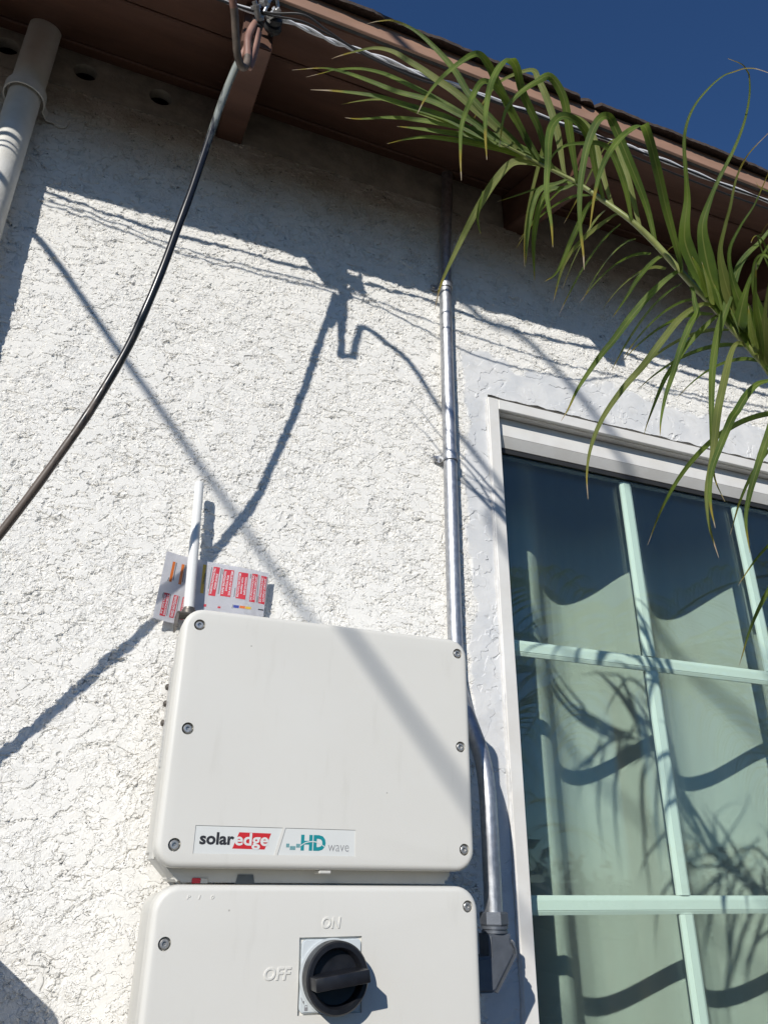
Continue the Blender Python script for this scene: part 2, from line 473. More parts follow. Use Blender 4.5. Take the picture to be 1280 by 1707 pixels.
def panel(bm, fn_outline, yf, yb, fillet, holes, steps=4, through=False):
    """moulded cover: front at yf, back at yb, rounded front edge; holes = (loop, depth)"""
    def ring(inset, y): return [bm.verts.new(P(x, y, z)) for x, z in fn_outline(inset)]
    rings = []
    for k in range(steps+1):
        a = math.pi/2*k/steps
        rings.append(ring(fillet*(1-math.sin(a)), yf + fillet*(1-math.cos(a))))
    rings.append(ring(0, yb))
    n = len(rings[0])
    for A, B in zip(rings[:-1], rings[1:]):
        for i in range(n): bm.faces.new((A[i], A[(i+1) % n], B[(i+1) % n], B[i]))
    if not through: bm.faces.new(rings[-1])
    edges = [bm.edges.get((rings[0][i], rings[0][(i+1) % n])) for i in range(n)]
    for loop, dep in holes:
        fv = [bm.verts.new(P(x, yf, z)) for x, z in loop]
        bv = [bm.verts.new(P(x, yf+dep, z)) for x, z in loop]
        m = len(fv)
        for i in range(m):
            edges.append(bm.edges.new((fv[i], fv[(i+1) % m])))
            bm.faces.new((fv[i], bv[i], bv[(i+1) % m], fv[(i+1) % m]))
        if not through: bm.faces.new(bv)
    bmesh.ops.triangle_fill(bm, use_beauty=True, use_dissolve=False, edges=edges)
    bmesh.ops.recalc_face_normals(bm, faces=bm.faces)

def text_bm(body, size, x, z, y, align='CENTER', shear=0.0, offset=0.0, extrude=0.0, bevel=0.0, rot=0.0, squeeze=1.0):
    cu = bpy.data.curves.new('lettering', 'FONT')
    cu.body = body; cu.size = size; cu.align_x = align; cu.align_y = 'CENTER'
    cu.shear = shear; cu.offset = offset; cu.extrude = extrude; cu.bevel_depth = bevel; cu.bevel_resolution = 1
    cu.space_line = .9; cu.resolution_u = 3
    o = bpy.data.objects.new('lettering', cu)
    C.objects.link(o)
    me = o.to_mesh()
    bm = bmesh.new(); bm.from_mesh(me)
    o.to_mesh_clear()
    bpy.data.objects.remove(o); bpy.data.curves.remove(cu)
    R = Matrix.Rotation(rot, 4, 'Z')
    for v in bm.verts:
        q = R @ Vector((v.co.x*squeeze, v.co.y, v.co.z))
        v.co = P(x + q.x, y - q.z, z + q.y)
    bmesh.ops.recalc_face_normals(bm, faces=bm.faces)
    # flat lettering must look outwards
    for f in bm.faces:
        if extrude == 0 and f.normal.y > 0: f.normal_flip()
    return bm

def merge(dst, src):
    me = bpy.data.meshes.new('tmp'); src.to_mesh(me); src.free(); dst.from_mesh(me); bpy.data.meshes.remove(me)
    return dst

def poly_bm(bm, pts, y):
    vs_ = [bm.verts.new(P(x, y, z)) for x, z in pts]
    f = bm.faces.new(vs_); f.normal_update()
    if f.normal.y > 0: f.normal_flip()
    return bm


# ================================================================== SETTING
bm = bmesh.new(); bmesh.ops.create_grid(bm, x_segments=2, y_segments=2, size=400)
for v in bm.verts: v.co.z = 0
structure(obj('ground', bm, 'soil'), 'bare garden soil round the house')
bm = bmesh.new()
vs_ = [bm.verts.new(Vector(c)) for c in ((-9, -5.2, .006), (9, -5.2, .006), (9, -.02, .006), (-9, -.02, .006))]
bm.faces.new(vs_)
structure(obj('patio', bm, 'concrete'), 'pale concrete path along the wall')

house = thing('house', 'white stucco house wall with brown eaves and a green tinted window', 'house', (0, 0, 0))

# ---------------------------------------------------------------- stucco wall (dense where the camera looks)
SL = .40                                   # roof slope
def soff(y): return 1.215 + SL*y           # underside of the eave boards
WX0, WX1, WZ0, WZ1 = .335, 1.545, -.965, .671   # window opening
def wall_mesh():
    """one sheet in patches: fine mesh where the relief shows, coarse beyond"""
    Vs, Fs, base = [], [], 0
    def add(x0, x1, z0, z1, st):
        nonlocal base
        nx, nz = max(1, round((x1-x0)/st)), max(1, round((z1-z0)/st))
        X, Z = np.meshgrid(np.linspace(x0, x1, nx+1), np.linspace(z0, z1, nz+1))
        if z0 == WZ1:                       # torn plaster along the head of the window
            prof = np.array([(mnoise.noise((x*28, 3.1, 0))*.5+.5)**2*.011 + abs(mnoise.noise((x*150, 4, 0)))*.0015 for x in X[0]])
            Z = Z + prof[None, :]*np.clip(1-(Z-z0)/.02, 0, 1)
        if x1 == WX0 and st < .002:         # and along its side
            prof = np.array([(mnoise.noise((7.7, z*40, 0))*.5+.5)*.004 for z in Z[:, 0]])
            X = X - (prof*np.clip((WZ1-Z[:, 0])/.02, 0, 1))[:, None]*np.clip(1-(WX0-X)/.012, 0, 1)
        Vs.append(np.stack([X.ravel(), np.full(X.size, .0025), Z.ravel()+Z0], 1))
        a = (np.arange(nz)[:, None]*(nx+1) + np.arange(nx)[None, :]).ravel() + base
        Fs.append(np.stack([a, a+1, a+nx+2, a+nx+1], 1))
        base += X.size
    top, st = 1.119, .00135
    add(-.64, -.14, -.40, .085, st); add(.150, WX0, -.40, .085, st); add(-.14, .150, -.40, .085, .01)
    add(-.64, WX0, .085, top, st)
    add(WX0, 1.22, WZ1, top, st)
    add(1.22, WX1, WZ1, top, .004)
    add(-1.1, -.64, -.40, top, .004)
    add(-5, -1.1, -.40, top, .1); add(-5, WX0, -Z0, -.40, .05)
    add(WX0, WX1, -Z0, WZ0, .1)
    add(WX1, 6, -Z0, top, .1)
    V = np.concatenate(Vs).astype(np.float32); F = np.concatenate(Fs).astype(np.int32)
    me = bpy.data.meshes.new('stucco_wall')
    me.vertices.add(len(V)); me.vertices.foreach_set('co', V.ravel())
    me.loops.add(F.size); me.loops.foreach_set('vertex_index', F.ravel())
    me.polygons.add(len(F)); me.polygons.foreach_set('loop_start', np.arange(0, F.size, 4, dtype=np.int32))
    me.update(calc_edges=True)
    me.polygons.foreach_set('use_smooth', np.ones(len(F), dtype=bool))
    me.materials.append(MT['stucco'])
    o = bpy.data.objects.new('stucco_wall', me); C.objects.link(o); o.parent = house
wall_mesh()
# solid wall behind the plaster coat, and the plaster returns round the window
bm = bmesh.new()
box(bm, -5, WX0-.012, .014, .10, -Z0, 1.115)
box(bm, WX1+.012, 6, .014, .10, -Z0, 1.115)
box(bm, WX0-.012, WX1+.012, .014, .10, WZ1+.013, 1.115)
box(bm, WX0-.012, WX1+.012, .014, .10, -Z0, WZ0-.012)
obj('wall_core', bm, 'caulk', house)
# rooms behind
bm = bmesh.new()
box(bm, -5, 6, 3.0, 3.1, -Z0, 2.40); box(bm, -5.1, -5, .014, 3.1, -Z0, 1.115); box(bm, 6, 6.1, .014, 3.1, -Z0, 1.115)
box(bm, -5, 6, .101, 3.0, -Z0-.05, -Z0+.04); box(bm, -5, 6, .101, 3.0, 1.06, 1.112)
obj('room_walls', bm, 'dark_room', house)

# ---------------------------------------------------------------- blocking with vent holes, rafters, eave boards
RX = [-2.055, -1.435, -.815, -.195, .425, 1.045, 1.665]
RW = .0475
for a, b in zip(RX[:-1], RX[1:]):
    x0, x1 = a + RW/2 + .001, b - RW/2 - .001
    o_ = .0 if a != -.815 else .0
    cs = [x0 + (x1-x0)*t for t in (.10, .335, .57, .80)] if a != -.815 else [-.722, -.592, -.461, -.328]
    if a == -.195: cs = []
    if a == .425: cs = [.93]
    bm = bmesh.new()
    outl = lambda i, x0=x0, x1=x1: [(x0+i, 1.120+i), (x1-i, 1.120+i), (x1-i, 1.2175-i), (x0+i, 1.2175-i)]
    panel(bm, outl, -.0005, .019, .002, [(circle(c, 1.172, .0205, 24), .019) for c in cs], 2, True)
    obj('blocking_board', bm, 'board', house)
for x in RX:
    bm = bmesh.new()
    ye = -.275
    poly = [(ye, 1.117+SL*ye), (1.2, 1.117+SL*1.2), (1.2, 1.2135+SL*1.2), (ye, 1.2135+SL*ye)]
    prism_x(bm, poly, x-RW/2, x+RW/2)
    es = [e for e in bm.edges]
    bmesh.ops.bevel(bm, geom=es, offset=.002, segments=2, affect='EDGES')
    obj('rafter_tail', bm, 'brown', house)
def nails():
    for x in RX[1:]:
        for y in (-.262, -.205, -.145, -.06):
            for sx in (-.034, .034):
                bm = bmesh.new(); n_ = Vector((0, .37, -.93))
                lathe(bm, P(x+sx+random.uniform(-.004, .004), y+random.uniform(-.006, .006), soff(y)-.0002), n_, [(-.002, .0032), (.0006, .0032), (.0012, .0016), (.0012, 0)], 8)
                obj('nail', bm, 'brown', house)
nails()
def eave_board(y0, y1, xa, xb):
    bm = bmesh.new()
    poly = [(y0, soff(y0)), (y1, soff(y1)), (y1, soff(y1)+.019), (y0, soff(y0)+.019)]
    prism_x(bm, poly, xa, xb)
    bmesh.ops.bevel(bm, geom=[e for e in bm.edges if abs((e.verts[0].co-e.verts[1].co).x) > .2], offset=.003, segments=1, affect='EDGES')
    obj('eave_board', bm, 'brown', house)
for y0, y1, cuts in ((-.291, -.1775, (-3, .4240, 2.285, 4)), (-.1745, -.030, (-3, -.8155, 1.0445, 4)), (-.027, .117, (-3, 4))):
    for xa, xb in zip(cuts[:-1], cuts[1:]): eave_board(y0, y1, xa, xb-.002)
bm = bmesh.new()
prism_x(bm, [(.12, soff(.12)), (3.2, soff(3.2)), (3.2, soff(3.2)+.02), (.12, soff(.12)+.02)], -5, 6)
prism_x(bm, [(-.296, soff(-.296)), (.12, soff(.12)), (.12, soff(.12)+.019), (-.296, soff(-.296)+.019)], -5, -3.001)
prism_x(bm, [(-.296, soff(-.296)), (.12, soff(.12)), (.12, soff(.12)+.019), (-.296, soff(-.296)+.019)], 4.001, 6)
obj('roof_deck', bm, 'brown', house)
bm = bmesh.new(); box(bm, -5, 6, -.313, -.308, 1.081, 1.1165, .001, 1)
obj('fascia_board', bm, 'fascia', house)
bm = bmesh.new(); box(bm, -5, 6, -.3077, -.2915, 1.1000, 1.1125); obj('gap_shade_strip', bm, 'rubber', house)  # black strip standing in for the shade in the gap behind the fascia

# ---------------------------------------------------------------- roofing tabs with a torn front edge
def tab(x0, x1, lift):
    bm = bmesh.new()
    n = 44
    top = lambda y: 1.1265 + SL*(y+.30)
    rows = []
    for i in range(n+1):
        x = x0 + (x1-x0)*i/n
        ye = -.3275 + mnoise.noise((x*14, lift*90, 0))*.0035 + mnoise.noise((x*90, 2, lift*50))*.0022 + abs(mnoise.noise((x*240, 5, 0)))*.0022
        if .372 < x < .410: ye = max(ye, -.3135 + .012*(abs(x-.391)/.019)**2 - .012)
        dz = lift*(.55+.45*mnoise.noise((x*9, 1.7, lift*30))) - .0035 - .002*mnoise.noise((x*20, 9, 0))
        fr = Vector((x, ye, top(ye)+dz+Z0))
        md = Vector((x, -.285, top(-.285)+dz*.4+Z0))
        bk = Vector((x, -.12, top(-.12)+Z0))
        th = Vector((0, 0, .009))
        rows.append([bm.verts.new(q) for q in (fr, md, bk, bk+th, md+th, fr+th+Vector((0, .001, 0)))])
    for A, B in zip(rows[:-1], rows[1:]):
        for k in range(6):
            bm.faces.new((A[k], A[(k+1) % 6], B[(k+1) % 6], B[k]))
    bm.faces.new(rows[0]); bm.faces.new(rows[-1][::-1])
    bmesh.ops.recalc_face_normals(bm, faces=bm.faces)
    obj('shingle', bm, 'shingle', house)
x = -1.6
random.seed(3)
while x < 2.6:
    wd = random.uniform(.27, .34)
    tab(x, x+wd-.002, random.choice((0, .0, .002, -.001, .004)))
    x += wd
bm = bmesh.new()
prism_x(bm, [(-.29, 1.141), (3.3, 1.141+SL*3.59), (3.3, 1.149+SL*3.59), (-.29, 1.149)], -5, 6)
obj('roof_covering', bm, 'shingle', house)

# ---------------------------------------------------------------- window
def frame_ring(bm, o, i, y0, y1):
    (ox0, ox1, oz0, oz1), (ix0, ix1, iz0, iz1) = o, i
    box(bm, ox0, ix0, y0, y1, oz0, oz1, .0012, 1); box(bm, ix1, ox1, y0, y1, oz0, oz1, .0012, 1)
    box(bm, ix0+.0002, ix1-.0002, y0+.0004, y1, iz1, oz1, .0012, 1); box(bm, ix0+.0002, ix1-.0002, y0+.0004, y1, oz0, iz0, .0012, 1)
bm = bmesh.new()
IN = (.354, 1.510, -.930, .644)
frame_ring(bm, (.332, 1.532, -.952, .666), IN, -.0065, .0015)
frame_ring(bm, (.338, 1.526, -.946, .660), (.3545, 1.5095, -.9295, .6435), .0017, .080)
window = obj('window', bm, 'vinyl', house)
bm = bmesh.new(); box(bm, .356, 1.508, .0185, .06, .604, .643, .001, 1); obj('sash_rail', bm, 'vinyl', window)
bm = bmesh.new(); prism_x(bm, [(.0192, .6037), (.0215, .600), (.031, .5865), (.034, .5865), (.034, .6037)], .3562, 1.5078)
obj('glazing_bead', bm, 'vinyl', window)
bm = bmesh.new(); box(bm, .356, 1.508, .0125, .06, -.9285, -.895, .001, 1); obj('sash_rail', bm, 'vinyl', window)
bm = bmesh.new(); box(bm, .3562, 1.5078, .0325, .0355, .5765, .586); obj('gasket', bm, 'rubber', window)
bm = bmesh.new()
box(bm, .357, 1.507, .0395, .0525, .5745, .60); box(bm, .357, 1.507, .0395, .0525, -.905, -.88)
box(bm, .3555, .362, .0395, .0525, -.88, .5745); box(bm, 1.502, 1.5085, .0395, .0525, -.88, .5745)
obj('spacer', bm, 'gasket', window)
bm = bmesh.new(); box(bm, .355, 1.509, .036, .039, -.905, .60); obj('glass_pane', bm, 'glass_out', window)
bm = bmesh.new(); box(bm, .355, 1.509, .053, .056, -.905, .60); obj('glass_pane', bm, 'glass_in', window)
def bar_profile(h, d):         # sculptured grille section: flat face, small step, bevelled edges
    return [(-h, 0), (-h, -d*.35), (-h*.62, -d*.8), (-h*.55, -d*.8), (-h*.5, -d), (h*.5, -d), (h*.55, -d*.8), (h*.62, -d*.8), (h, -d*.35), (h, 0),
            (h, d*.35), (h*.62, d*.8), (-h*.62, d*.8), (-h, d*.35)]
MXS, MZS = (.665, .9515, 1.239), (.2055, -.182, -.57)
H = .0132
for zc in MZS:
    bm = bmesh.new(); prism_x(bm, [(.046+b_, zc+a) for a, b_ in bar_profile(H, .0055)], .3625, 1.5015)
    obj('muntin', bm, 'muntin', window, 20)
segs = [-.88] + [z for z in reversed(MZS)] + [.5744]
for xc in MXS:
    for z0, z1 in zip(segs[:-1], segs[1:]):
        bm = bmesh.new()
        za = z0 + (H+.0004 if z0 > -.88 else 0); zb = z1 - (H+.0004 if z1 < .57 else 0)
        pr_ = [(xc+a, .046+b_) for a, b_ in bar_profile(H, .0053)]
        A = [bm.verts.new(P(x, y, za)) for x, y in pr_]; B = [bm.verts.new(P(x, y, zb)) for x, y in pr_]
        for i in range(len(A)): bm.faces.new((A[i], A[(i+1) % len(A)], B[(i+1) % len(A)], B[i]))
        bm.faces.new(A); bm.faces.new(B[::-1]); bmesh.ops.recalc_face_normals(bm, faces=bm.faces)
        obj('muntin', bm, 'muntin', window, 20)
# smeared caulk along the left and upper edge of the frame
bm = bmesh.new()
pts = []
for i in range(161):
    z = -.95 + 1.6*i/160
    pts.append(P(.3325 + mnoise.noise((z*9, 0, 4))*.0015, -.0012, z))
tube(bm, pts, [.0035 + .0026*abs(mnoise.noise((i*.23, 1, 2))) + .0012*mnoise.noise((i*.9, 5, 2)) for i in range(161)], 8)
obj('caulk_bead', bm, 'caulk', window, 80)

# curtain
bm = bmesh.new()
nx, nz = 420, 36
grid = []
for j in range(nz+1):
    row = []
    z = -1.15 + 1.9*j/nz
    for i in range(nx+1):
        x = .40 + 1.35*i/nx
        ph = 2*math.pi*(x-.530)/.2765 + .10*math.sin(z*1.7+x*3)
        amp = .053*(1+.05*math.sin(z*2.3+x*5))
        y = .262 - amp*math.cos(ph) - .006*math.cos(2*ph)
        y -= .0025*mnoise.noise((x*26, z*2.2, 5)) - .0012*mnoise.noise((x*70, z*3, 1)) + .030*max(0, min(1, (.60-x)/.16))*max(0, min(1, (.35-z)/.8))
        row.append(bm.verts.new(P(x, y, z)))
    grid.append(row)
for A, B in zip(grid[:-1], grid[1:]):
    for i in range(nx): bm.faces.new((A[i], A[i+1], B[i+1], B[i]))
bmesh.ops.solidify(bm, geom=bm.faces, thickness=.0012)
tag(obj('curtain', bm, 'curtain', angle=80), 'pale pleated curtain hanging in wide folds behind the window glass', 'curtain')

# ================================================================== INVERTER
inv = thing('solar_inverter', 'white wall mounted solar inverter with red and teal logo badges and an antenna', 'inverter', P(0, 0, -.14))
bm = bmesh.new()
screw_xy = [(-.166, .1195), (.1705, .1205), (-.166, .0005), (.1705, .0015), (-.166, -.118), (.1710, -.1165)]
# badge recesses: two slanted plaques
bz0, bz1 = -.1262, -.0985
def badge_l(e=0): return [(-.1462-e, bz1+e), (-.0512+e*1.2, bz1+e), (-.0588+e*.7, bz0-e), (-.1462-e, bz0-e)]
def badge_r(e=0): return [(-.0482-e*.7, bz1+e), (.0338+e, bz1+e), (.0338+e, bz0-e), (-.0558-e*1.2, bz0-e)]
holes = [(circle(x, z, .0066, 24), .0075) for x, z in screw_xy] + [(badge_l(), .0009), (badge_r(), .0009)]
panel(bm, lambda i: rrect(-.185+i, .185-i, -.14+i, .14-i, .024-i, 8), -.165, -.134, .0065, holes, 5)
cover = obj('front_cover', bm, 'cover', inv)
def screw(parent, x, y, z, mat='steel', r=.0046):
    bm = bmesh.new()
    lathe(bm, P(x, y, z), (0, -1, 0), [(-.004, r*.7), (0, r), (.0028, r), (.0034, r*.85), (.0034, r*.48), (.0016, r*.46), (.0016, r*.16), (.0024, r*.14), (.0024, 0)], 18)
    return obj('screw', bm, mat, parent)
for x, z in screw_xy: screw(cover, x, -.1612, z)
bm = bmesh.new()
poly = [(-.180, .100), (-.150, .134), (.150, .134), (.180, .100), (.180, -.124), (.163, -.143), (.163, -.1535), (-.155, -.1535), (-.155, -.152), (-.180, -.127)]
prism(bm, poly, -.1335, -.028)
bmesh.ops.bevel(bm, geom=[e for e in bm.edges if abs((e.verts[0].co-e.verts[1].co).y) > .05], offset=.004, segments=2, affect='EDGES')
casing = obj('casing', bm, 'casing', inv)
bm = bmesh.new(); box(bm, -.1835, -.1802, -.1325, -.098, -.132, .118, .001, 1); obj('side_rim', bm, 'casing', inv)
bm = bmesh.new()
vs_ = [bm.verts.new(P(-.1809, y, z)) for y, z in ((-.096, -.03), (-.052, -.03), (-.052, .09), (-.096, .09))]
bm.faces.new(vs_[::-1]); obj('side_label', bm, 'sidelabel', inv)
bm = bmesh.new(); box(bm, -.160, .160, -.0275, -.003, -.11, .12, .002, 1); obj('mounting_bracket', bm, 'dull', inv)
for z in (.071, .050, .026):
    bm = bmesh.new(); lathe(bm, P(-.1795, -.038, z), (-1, 0, 0), [(-.01, .0022), (0, .0022), (0, .0042), (.003, .004), (.0045, .0015), (.0045, 0)], 12)
    obj('side_bolt', bm, 'dull', inv)
bm = bmesh.new(); box(bm, -.006, .008, -.1600, -.140, -.1440, -.1405, .001, 1); obj('latch', bm, 'casing', inv)
# badges
bm = bmesh.new(); poly_bm(bm, badge_l(-.0003), -.16425); plaque = obj('badge', bm, 'badge', inv, label='badge reading solaredge in black with a red block')
bm = bmesh.new(); poly_bm(bm, badge_r(-.0003), -.16425); plaque2 = obj('badge', bm, 'badge', inv, label='badge reading HD wave in teal and grey')
yb = -.16445
bm = text_bm('solar', .0158, -.1402, -.1110, yb, 'LEFT', offset=.011*.0158*3.0, squeeze=.955); 
def fit(bm, x0, x1, z0=None, z1=None):
    xs = [v.co.x for v in bm.verts]; zs = [v.co.z-Z0 for v in bm.verts]
    a, b = min(xs), max(xs); c, d = min(zs), max(zs)
    for v in bm.verts:
        v.co.x = x0 + (v.co.x-a)/(b-a)*(x1-x0)
        if z0 is not None: v.co.z = Z0 + z0 + (v.co.z-Z0-c)/(d-c)*(z1-z0)
    return bm
obj('lettering', fit(bm, -.1405, -.1038, -.1172, -.1047), 'ink', plaque)
bm = bmesh.new(); poly_bm(bm, [(-.0990, -.1042), (-.0638, -.1046), (-.0700, -.1208), (-.1052, -.1205)], yb+.0001)
obj('red_block', bm, 'logo_red', plaque)
bm = text_bm('edge', .0158, -.1, -.1110, yb-.0001, 'LEFT', offset=.0004)
obj('lettering', fit(bm, -.1032, -.0662, -.1212, -.1047), 'badge', plaque)
bm = text_bm('HD', .019, -.02, -.111, yb, 'LEFT', offset=.0009)
obj('lettering', fit(bm, -.0298, -.0012, -.1210, -.1049), 'teal', plaque2)
bm = bmesh.new()                                      # white arc cut through the HD
arc = [(-.0305, -.1165), (-.024, -.1128), (-.016, -.1117), (-.009, -.1130), (-.003, -.1165), (-.001, -.1195)]
arc = [(p.x, p.y) for p in catmull([Vector((a, b, 0)) for a, b in arc], 5)]
for (a, b), (c, d) in zip(arc[:-1], arc[1:]): poly_bm(bm, [(a, b+.0005), (c, d+.0005), (c, d-.0005), (a, b-.0005)], yb-.0002)
obj('swoosh', bm, 'badge', plaque2)
bm = bmesh.new()
for x0, z0, z1, n in ((-.0462, -.1182, -.1143, 4), (-.0419, -.1206, -.1167, 7), (-.0349, -.1182, -.1143, 5)):
    for k in range(n): poly_bm(bm, [(x0+k*.00092, z1), (x0+k*.00092+.0006, z1), (x0+k*.00092+.0006, z0), (x0+k*.00092, z0)], yb)
obj('wave_bars', bm, 'teal', plaque2)
bm = text_bm('wave', .01, .01, -.1185, yb, 'LEFT', offset=-.00012)
obj('lettering', fit(bm, .0018, .0262, -.1212, -.1146), 'grey_ink', plaque2)
# antenna
bm = bmesh.new()
ax, ay = -.1705, -.027
path = [P(-.1650, ay, .172), P(-.1662, ay, .20), P(-.1720, ay, .371), P(-.1721, ay, .374), P(-.1722, ay, .3755)]
tube(bm, path, [.0072, .0072, .0066, .0058, .003], 20)
antenna = obj('antenna', bm, 'white_plastic', inv)
bm = bmesh.new()
box(bm, -.181, -.150, -.0415, -.0120, .170, .1725, .0006, 1); box(bm, -.181, -.178, -.0415, -.012, .150, .1699, .0006, 1)
lathe(bm, P(-.165, ay, .1727), (0, 0, 1), [(0, .0095), (.006, .0095), (.007, .0078), (.010, .0076)], 18)
obj('antenna_bracket', bm, 'dull', inv)

# ---------------------------------------------------------------- safety switch box under the inverter
sw = thing('disconnect_box', 'white safety switch box with a black rotary knob, below the inverter', 'switch box', P(0, 0, -.42))
bm = bmesh.new()
lsx = [(-.1645, -.2085), (.1728, -.1765), (.1728, -.385), (-.1645, -.385)]
panel(bm, lambda i: rrect(-.1805+i, .1865-i, -.415+i, -.1555-i, .026-i, 8), -.165, -.136, .0065,
      [(circle(x, z, .0064, 24), .0075) for x, z in lsx] + [([(-.0262, -.2050), (.0436, -.2045), (.0448, -.2748), (-.0245, -.2748)], .0035)], 5)
swc = obj('front_cover', bm, 'cover', sw)
for x, z in lsx: screw(swc, x, -.1612, z)
bm = bmesh.new()
prism(bm, rrect(-.1765, .1815, -.408, -.164, .02), -.1355, -.02)
obj('casing', bm, 'casing', sw)
bm = bmesh.new(); box(bm, -.090, .168, -.1285, -.1245, -.1555, -.1541, .0004, 1); obj('gland_strip', bm, 'casing', sw)
bm = bmesh.new(); box(bm, -.1395, -.1305, -.1350, -.1339, -.1545, -.1492, .0005, 1); obj('toggle', bm, 'red', sw)
bm = bmesh.new(); box(bm, -.1303, -.1225, -.1350, -.1339, -.1545, -.1492, .0005, 1); obj('toggle', bm, 'casing', sw)
bm = bmesh.new(); prism(bm, [(-.0925, -.1545), (-.0905, -.1455), (-.0735, -.1455), (-.0715, -.1545)], -.1345, -.1336); obj('display_window', bm, 'gasket', sw)
kx, kz = .0102, -.2405
bm = bmesh.new(); prism(bm, rrect(-.0232, .0428, -.2728, -.2068, .005, 5), -.1658, -.1617)
bmesh.ops.bevel(bm, geom=[e for e in bm.edges if e.verts[0].co.y < -.1655 and e.verts[1].co.y < -.1655], offset=.001, segments=2, affect='EDGES')
plate = obj('switch_plate', bm, 'grey_plate', sw)
bm = bmesh.new(); lathe(bm, P(kx, -.1659, kz), (0, -1, 0), [(0, .0350), (.0014, .0350), (.0014, 0)], 40); obj('dial_ring', bm, 'grey_plate', plate)
bm = bmesh.new(); lathe(bm, P(kx, -.1675, kz), (0, -1, 0), [(0, .0325), (.004, .0335), (.0195, .0335), (.0215, .0320), (.0215, .0275), (.020, .0262), (.011, .0245), (.0095, 0)], 56)
knob = obj('knob', bm, 'black_plastic', sw)
bm = bmesh.new(); box(bm, -.031, .0265, -.2105, -.1782, kz-.0060, kz+.0060, .0012, 2)
bmesh.ops.rotate(bm, verts=bm.verts, cent=P(0, -.19, kz), matrix=Matrix.Rotation(math.radians(-7), 3, 'Y'))
bmesh.ops.translate(bm, verts=bm.verts, vec=(kx+.0005, 0, 0))
obj('handle', bm, 'black_plastic', knob)
bm = bmesh.new()
poly_bm(bm, [(-.0212, -.2505), (-.0175, -.2515), (-.0170, -.2580), (-.0185, -.2585)], -.1661)
obj('pointer_mark', bm, 'ink', plate)
bm = bmesh.new()
poly_bm(bm, [(-.0222, -.2590), (-.0218, -.2587), (-.0190, -.2637), (-.0194, -.2640)], -.1661)
poly_bm(bm, [(-.0199, -.2626), (-.0182, -.2653), (-.0184, -.2616)], -.1661)
poly_bm(bm, [(-.0178, -.2676), (-.0144, -.2676), (-.0144, -.2706), (-.0178, -.2706)], -.1661)
for (a, b), (c, d) in (((-.0173, -.2676), (-.0173, -.2662)), ((-.0149, -.2662), (-.0149, -.2676)), ((-.0173, -.2659), (-.0149, -.2659))):
    if a == c: poly_bm(bm, [(a-.00025, b), (a+.00025, b), (a+.00025, d), (a-.00025, d)], -.1661)
    else: poly_bm(bm, [(a-.0002, b+.00025), (c+.0002, b+.00025), (c+.0002, b-.00025), (a-.0002, b-.00025)], -.1661)
obj('padlock_mark', bm, 'grey_ink', plate)
for body, xx0, xx1, zz0, zz1, sz in (('ON', -.0025, .0192, -.1970, -.1858, .013), ('OFF', -.0622, -.0332, -.2432, -.2313, .013),
                                     ('P', -.1473, -.1437, -.1688, -.1650, .005), ('I', -.1358, -.1336, -.1688, -.1650, .005), ('0', -.1232, -.1196, -.1688, -.1650, .005)):
    bm = text_bm(body, sz, 0, 0, -.1650, 'LEFT', shear=.16, extrude=.0005 if sz > .01 else .0003, bevel=.0004 if sz > .01 else .0002)
    obj('embossed_lettering', fit(bm, xx0, xx1, zz0, zz1), 'cover', swc)

# ================================================================== WARNING LABEL SHEET
sheet = thing('label_sheet', 'white sheet of red and orange warning labels in a clear sleeve behind the antenna', 'label sheet', P(-.14, -.01, .16))
TLz, TRz, BLz = (195, 105), (1110, 305), (75, 690)
TLw, TRw, BLw = (-.2045, .2649), (-.0558, .2530), (-.2100, .1680)
det = (TRz[0]-TLz[0])*(BLz[1]-TLz[1]) - (BLz[0]-TLz[0])*(TRz[1]-TLz[1])
def sh(a, b):
    da, db = a-TLz[0], b-TLz[1]
    u = (da*(BLz[1]-TLz[1]) - (BLz[0]-TLz[0])*db)/det
    v = ((TRz[0]-TLz[0])*db - da*(TRz[1]-TLz[1]))/det
    return (TLw[0]+u*(TRw[0]-TLw[0])+v*(BLw[0]-TLw[0]), TLw[1]+u*(TRw[1]-TLw[1])+v*(BLw[1]-TLw[1]))
def bend(x): return -.0125 + .0035*math.sin((x+.2)*38) - .004*max(0, (-.165-x)/.04)**2
def curve_sheet(bm, off):
    for v in bm.verts: v.co.y = bend(v.co.x) - off + (v.co.y if abs(v.co.y) < .002 else 0)
    return bm
def sheet_poly(corners, off, nx=16, nz=6, th=0.0):
    bm = bmesh.new()
    (a, b, c, d) = [Vector((*sh(*q), 0)) for q in corners]
    g = []
    for j in range(nz+1):
        g.append([])
        for i in range(nx+1):
            s, t = i/nx, j/nz
            q = a.lerp(b, s).lerp(d.lerp(c, s), t)
            g[-1].append(bm.verts.new(P(q.x, bend(q.x)-off, q.y)))
    for A, B in zip(g[:-1], g[1:]):
        for i in range(nx):
            f = bm.faces.new((A[i], B[i], B[i+1], A[i+1]))
    if th: bmesh.ops.solidify(bm, geom=bm.faces, thickness=-th)
    return bm
page = obj('page', sheet_poly([(200, 108), (1108, 305), (985, 900), (72, 705)], 0, 24, 8, .0009), 'paper', sheet)
obj('sleeve', sheet_poly([(182, 95), (1150, 300), (1010, 960), (62, 740)], .0016, 24, 8, .0003), 'sleeve', sheet)
def print_(name, corners, mat, off=.0003): return obj(name, sheet_poly(corners, off, 3, 3), mat, page)
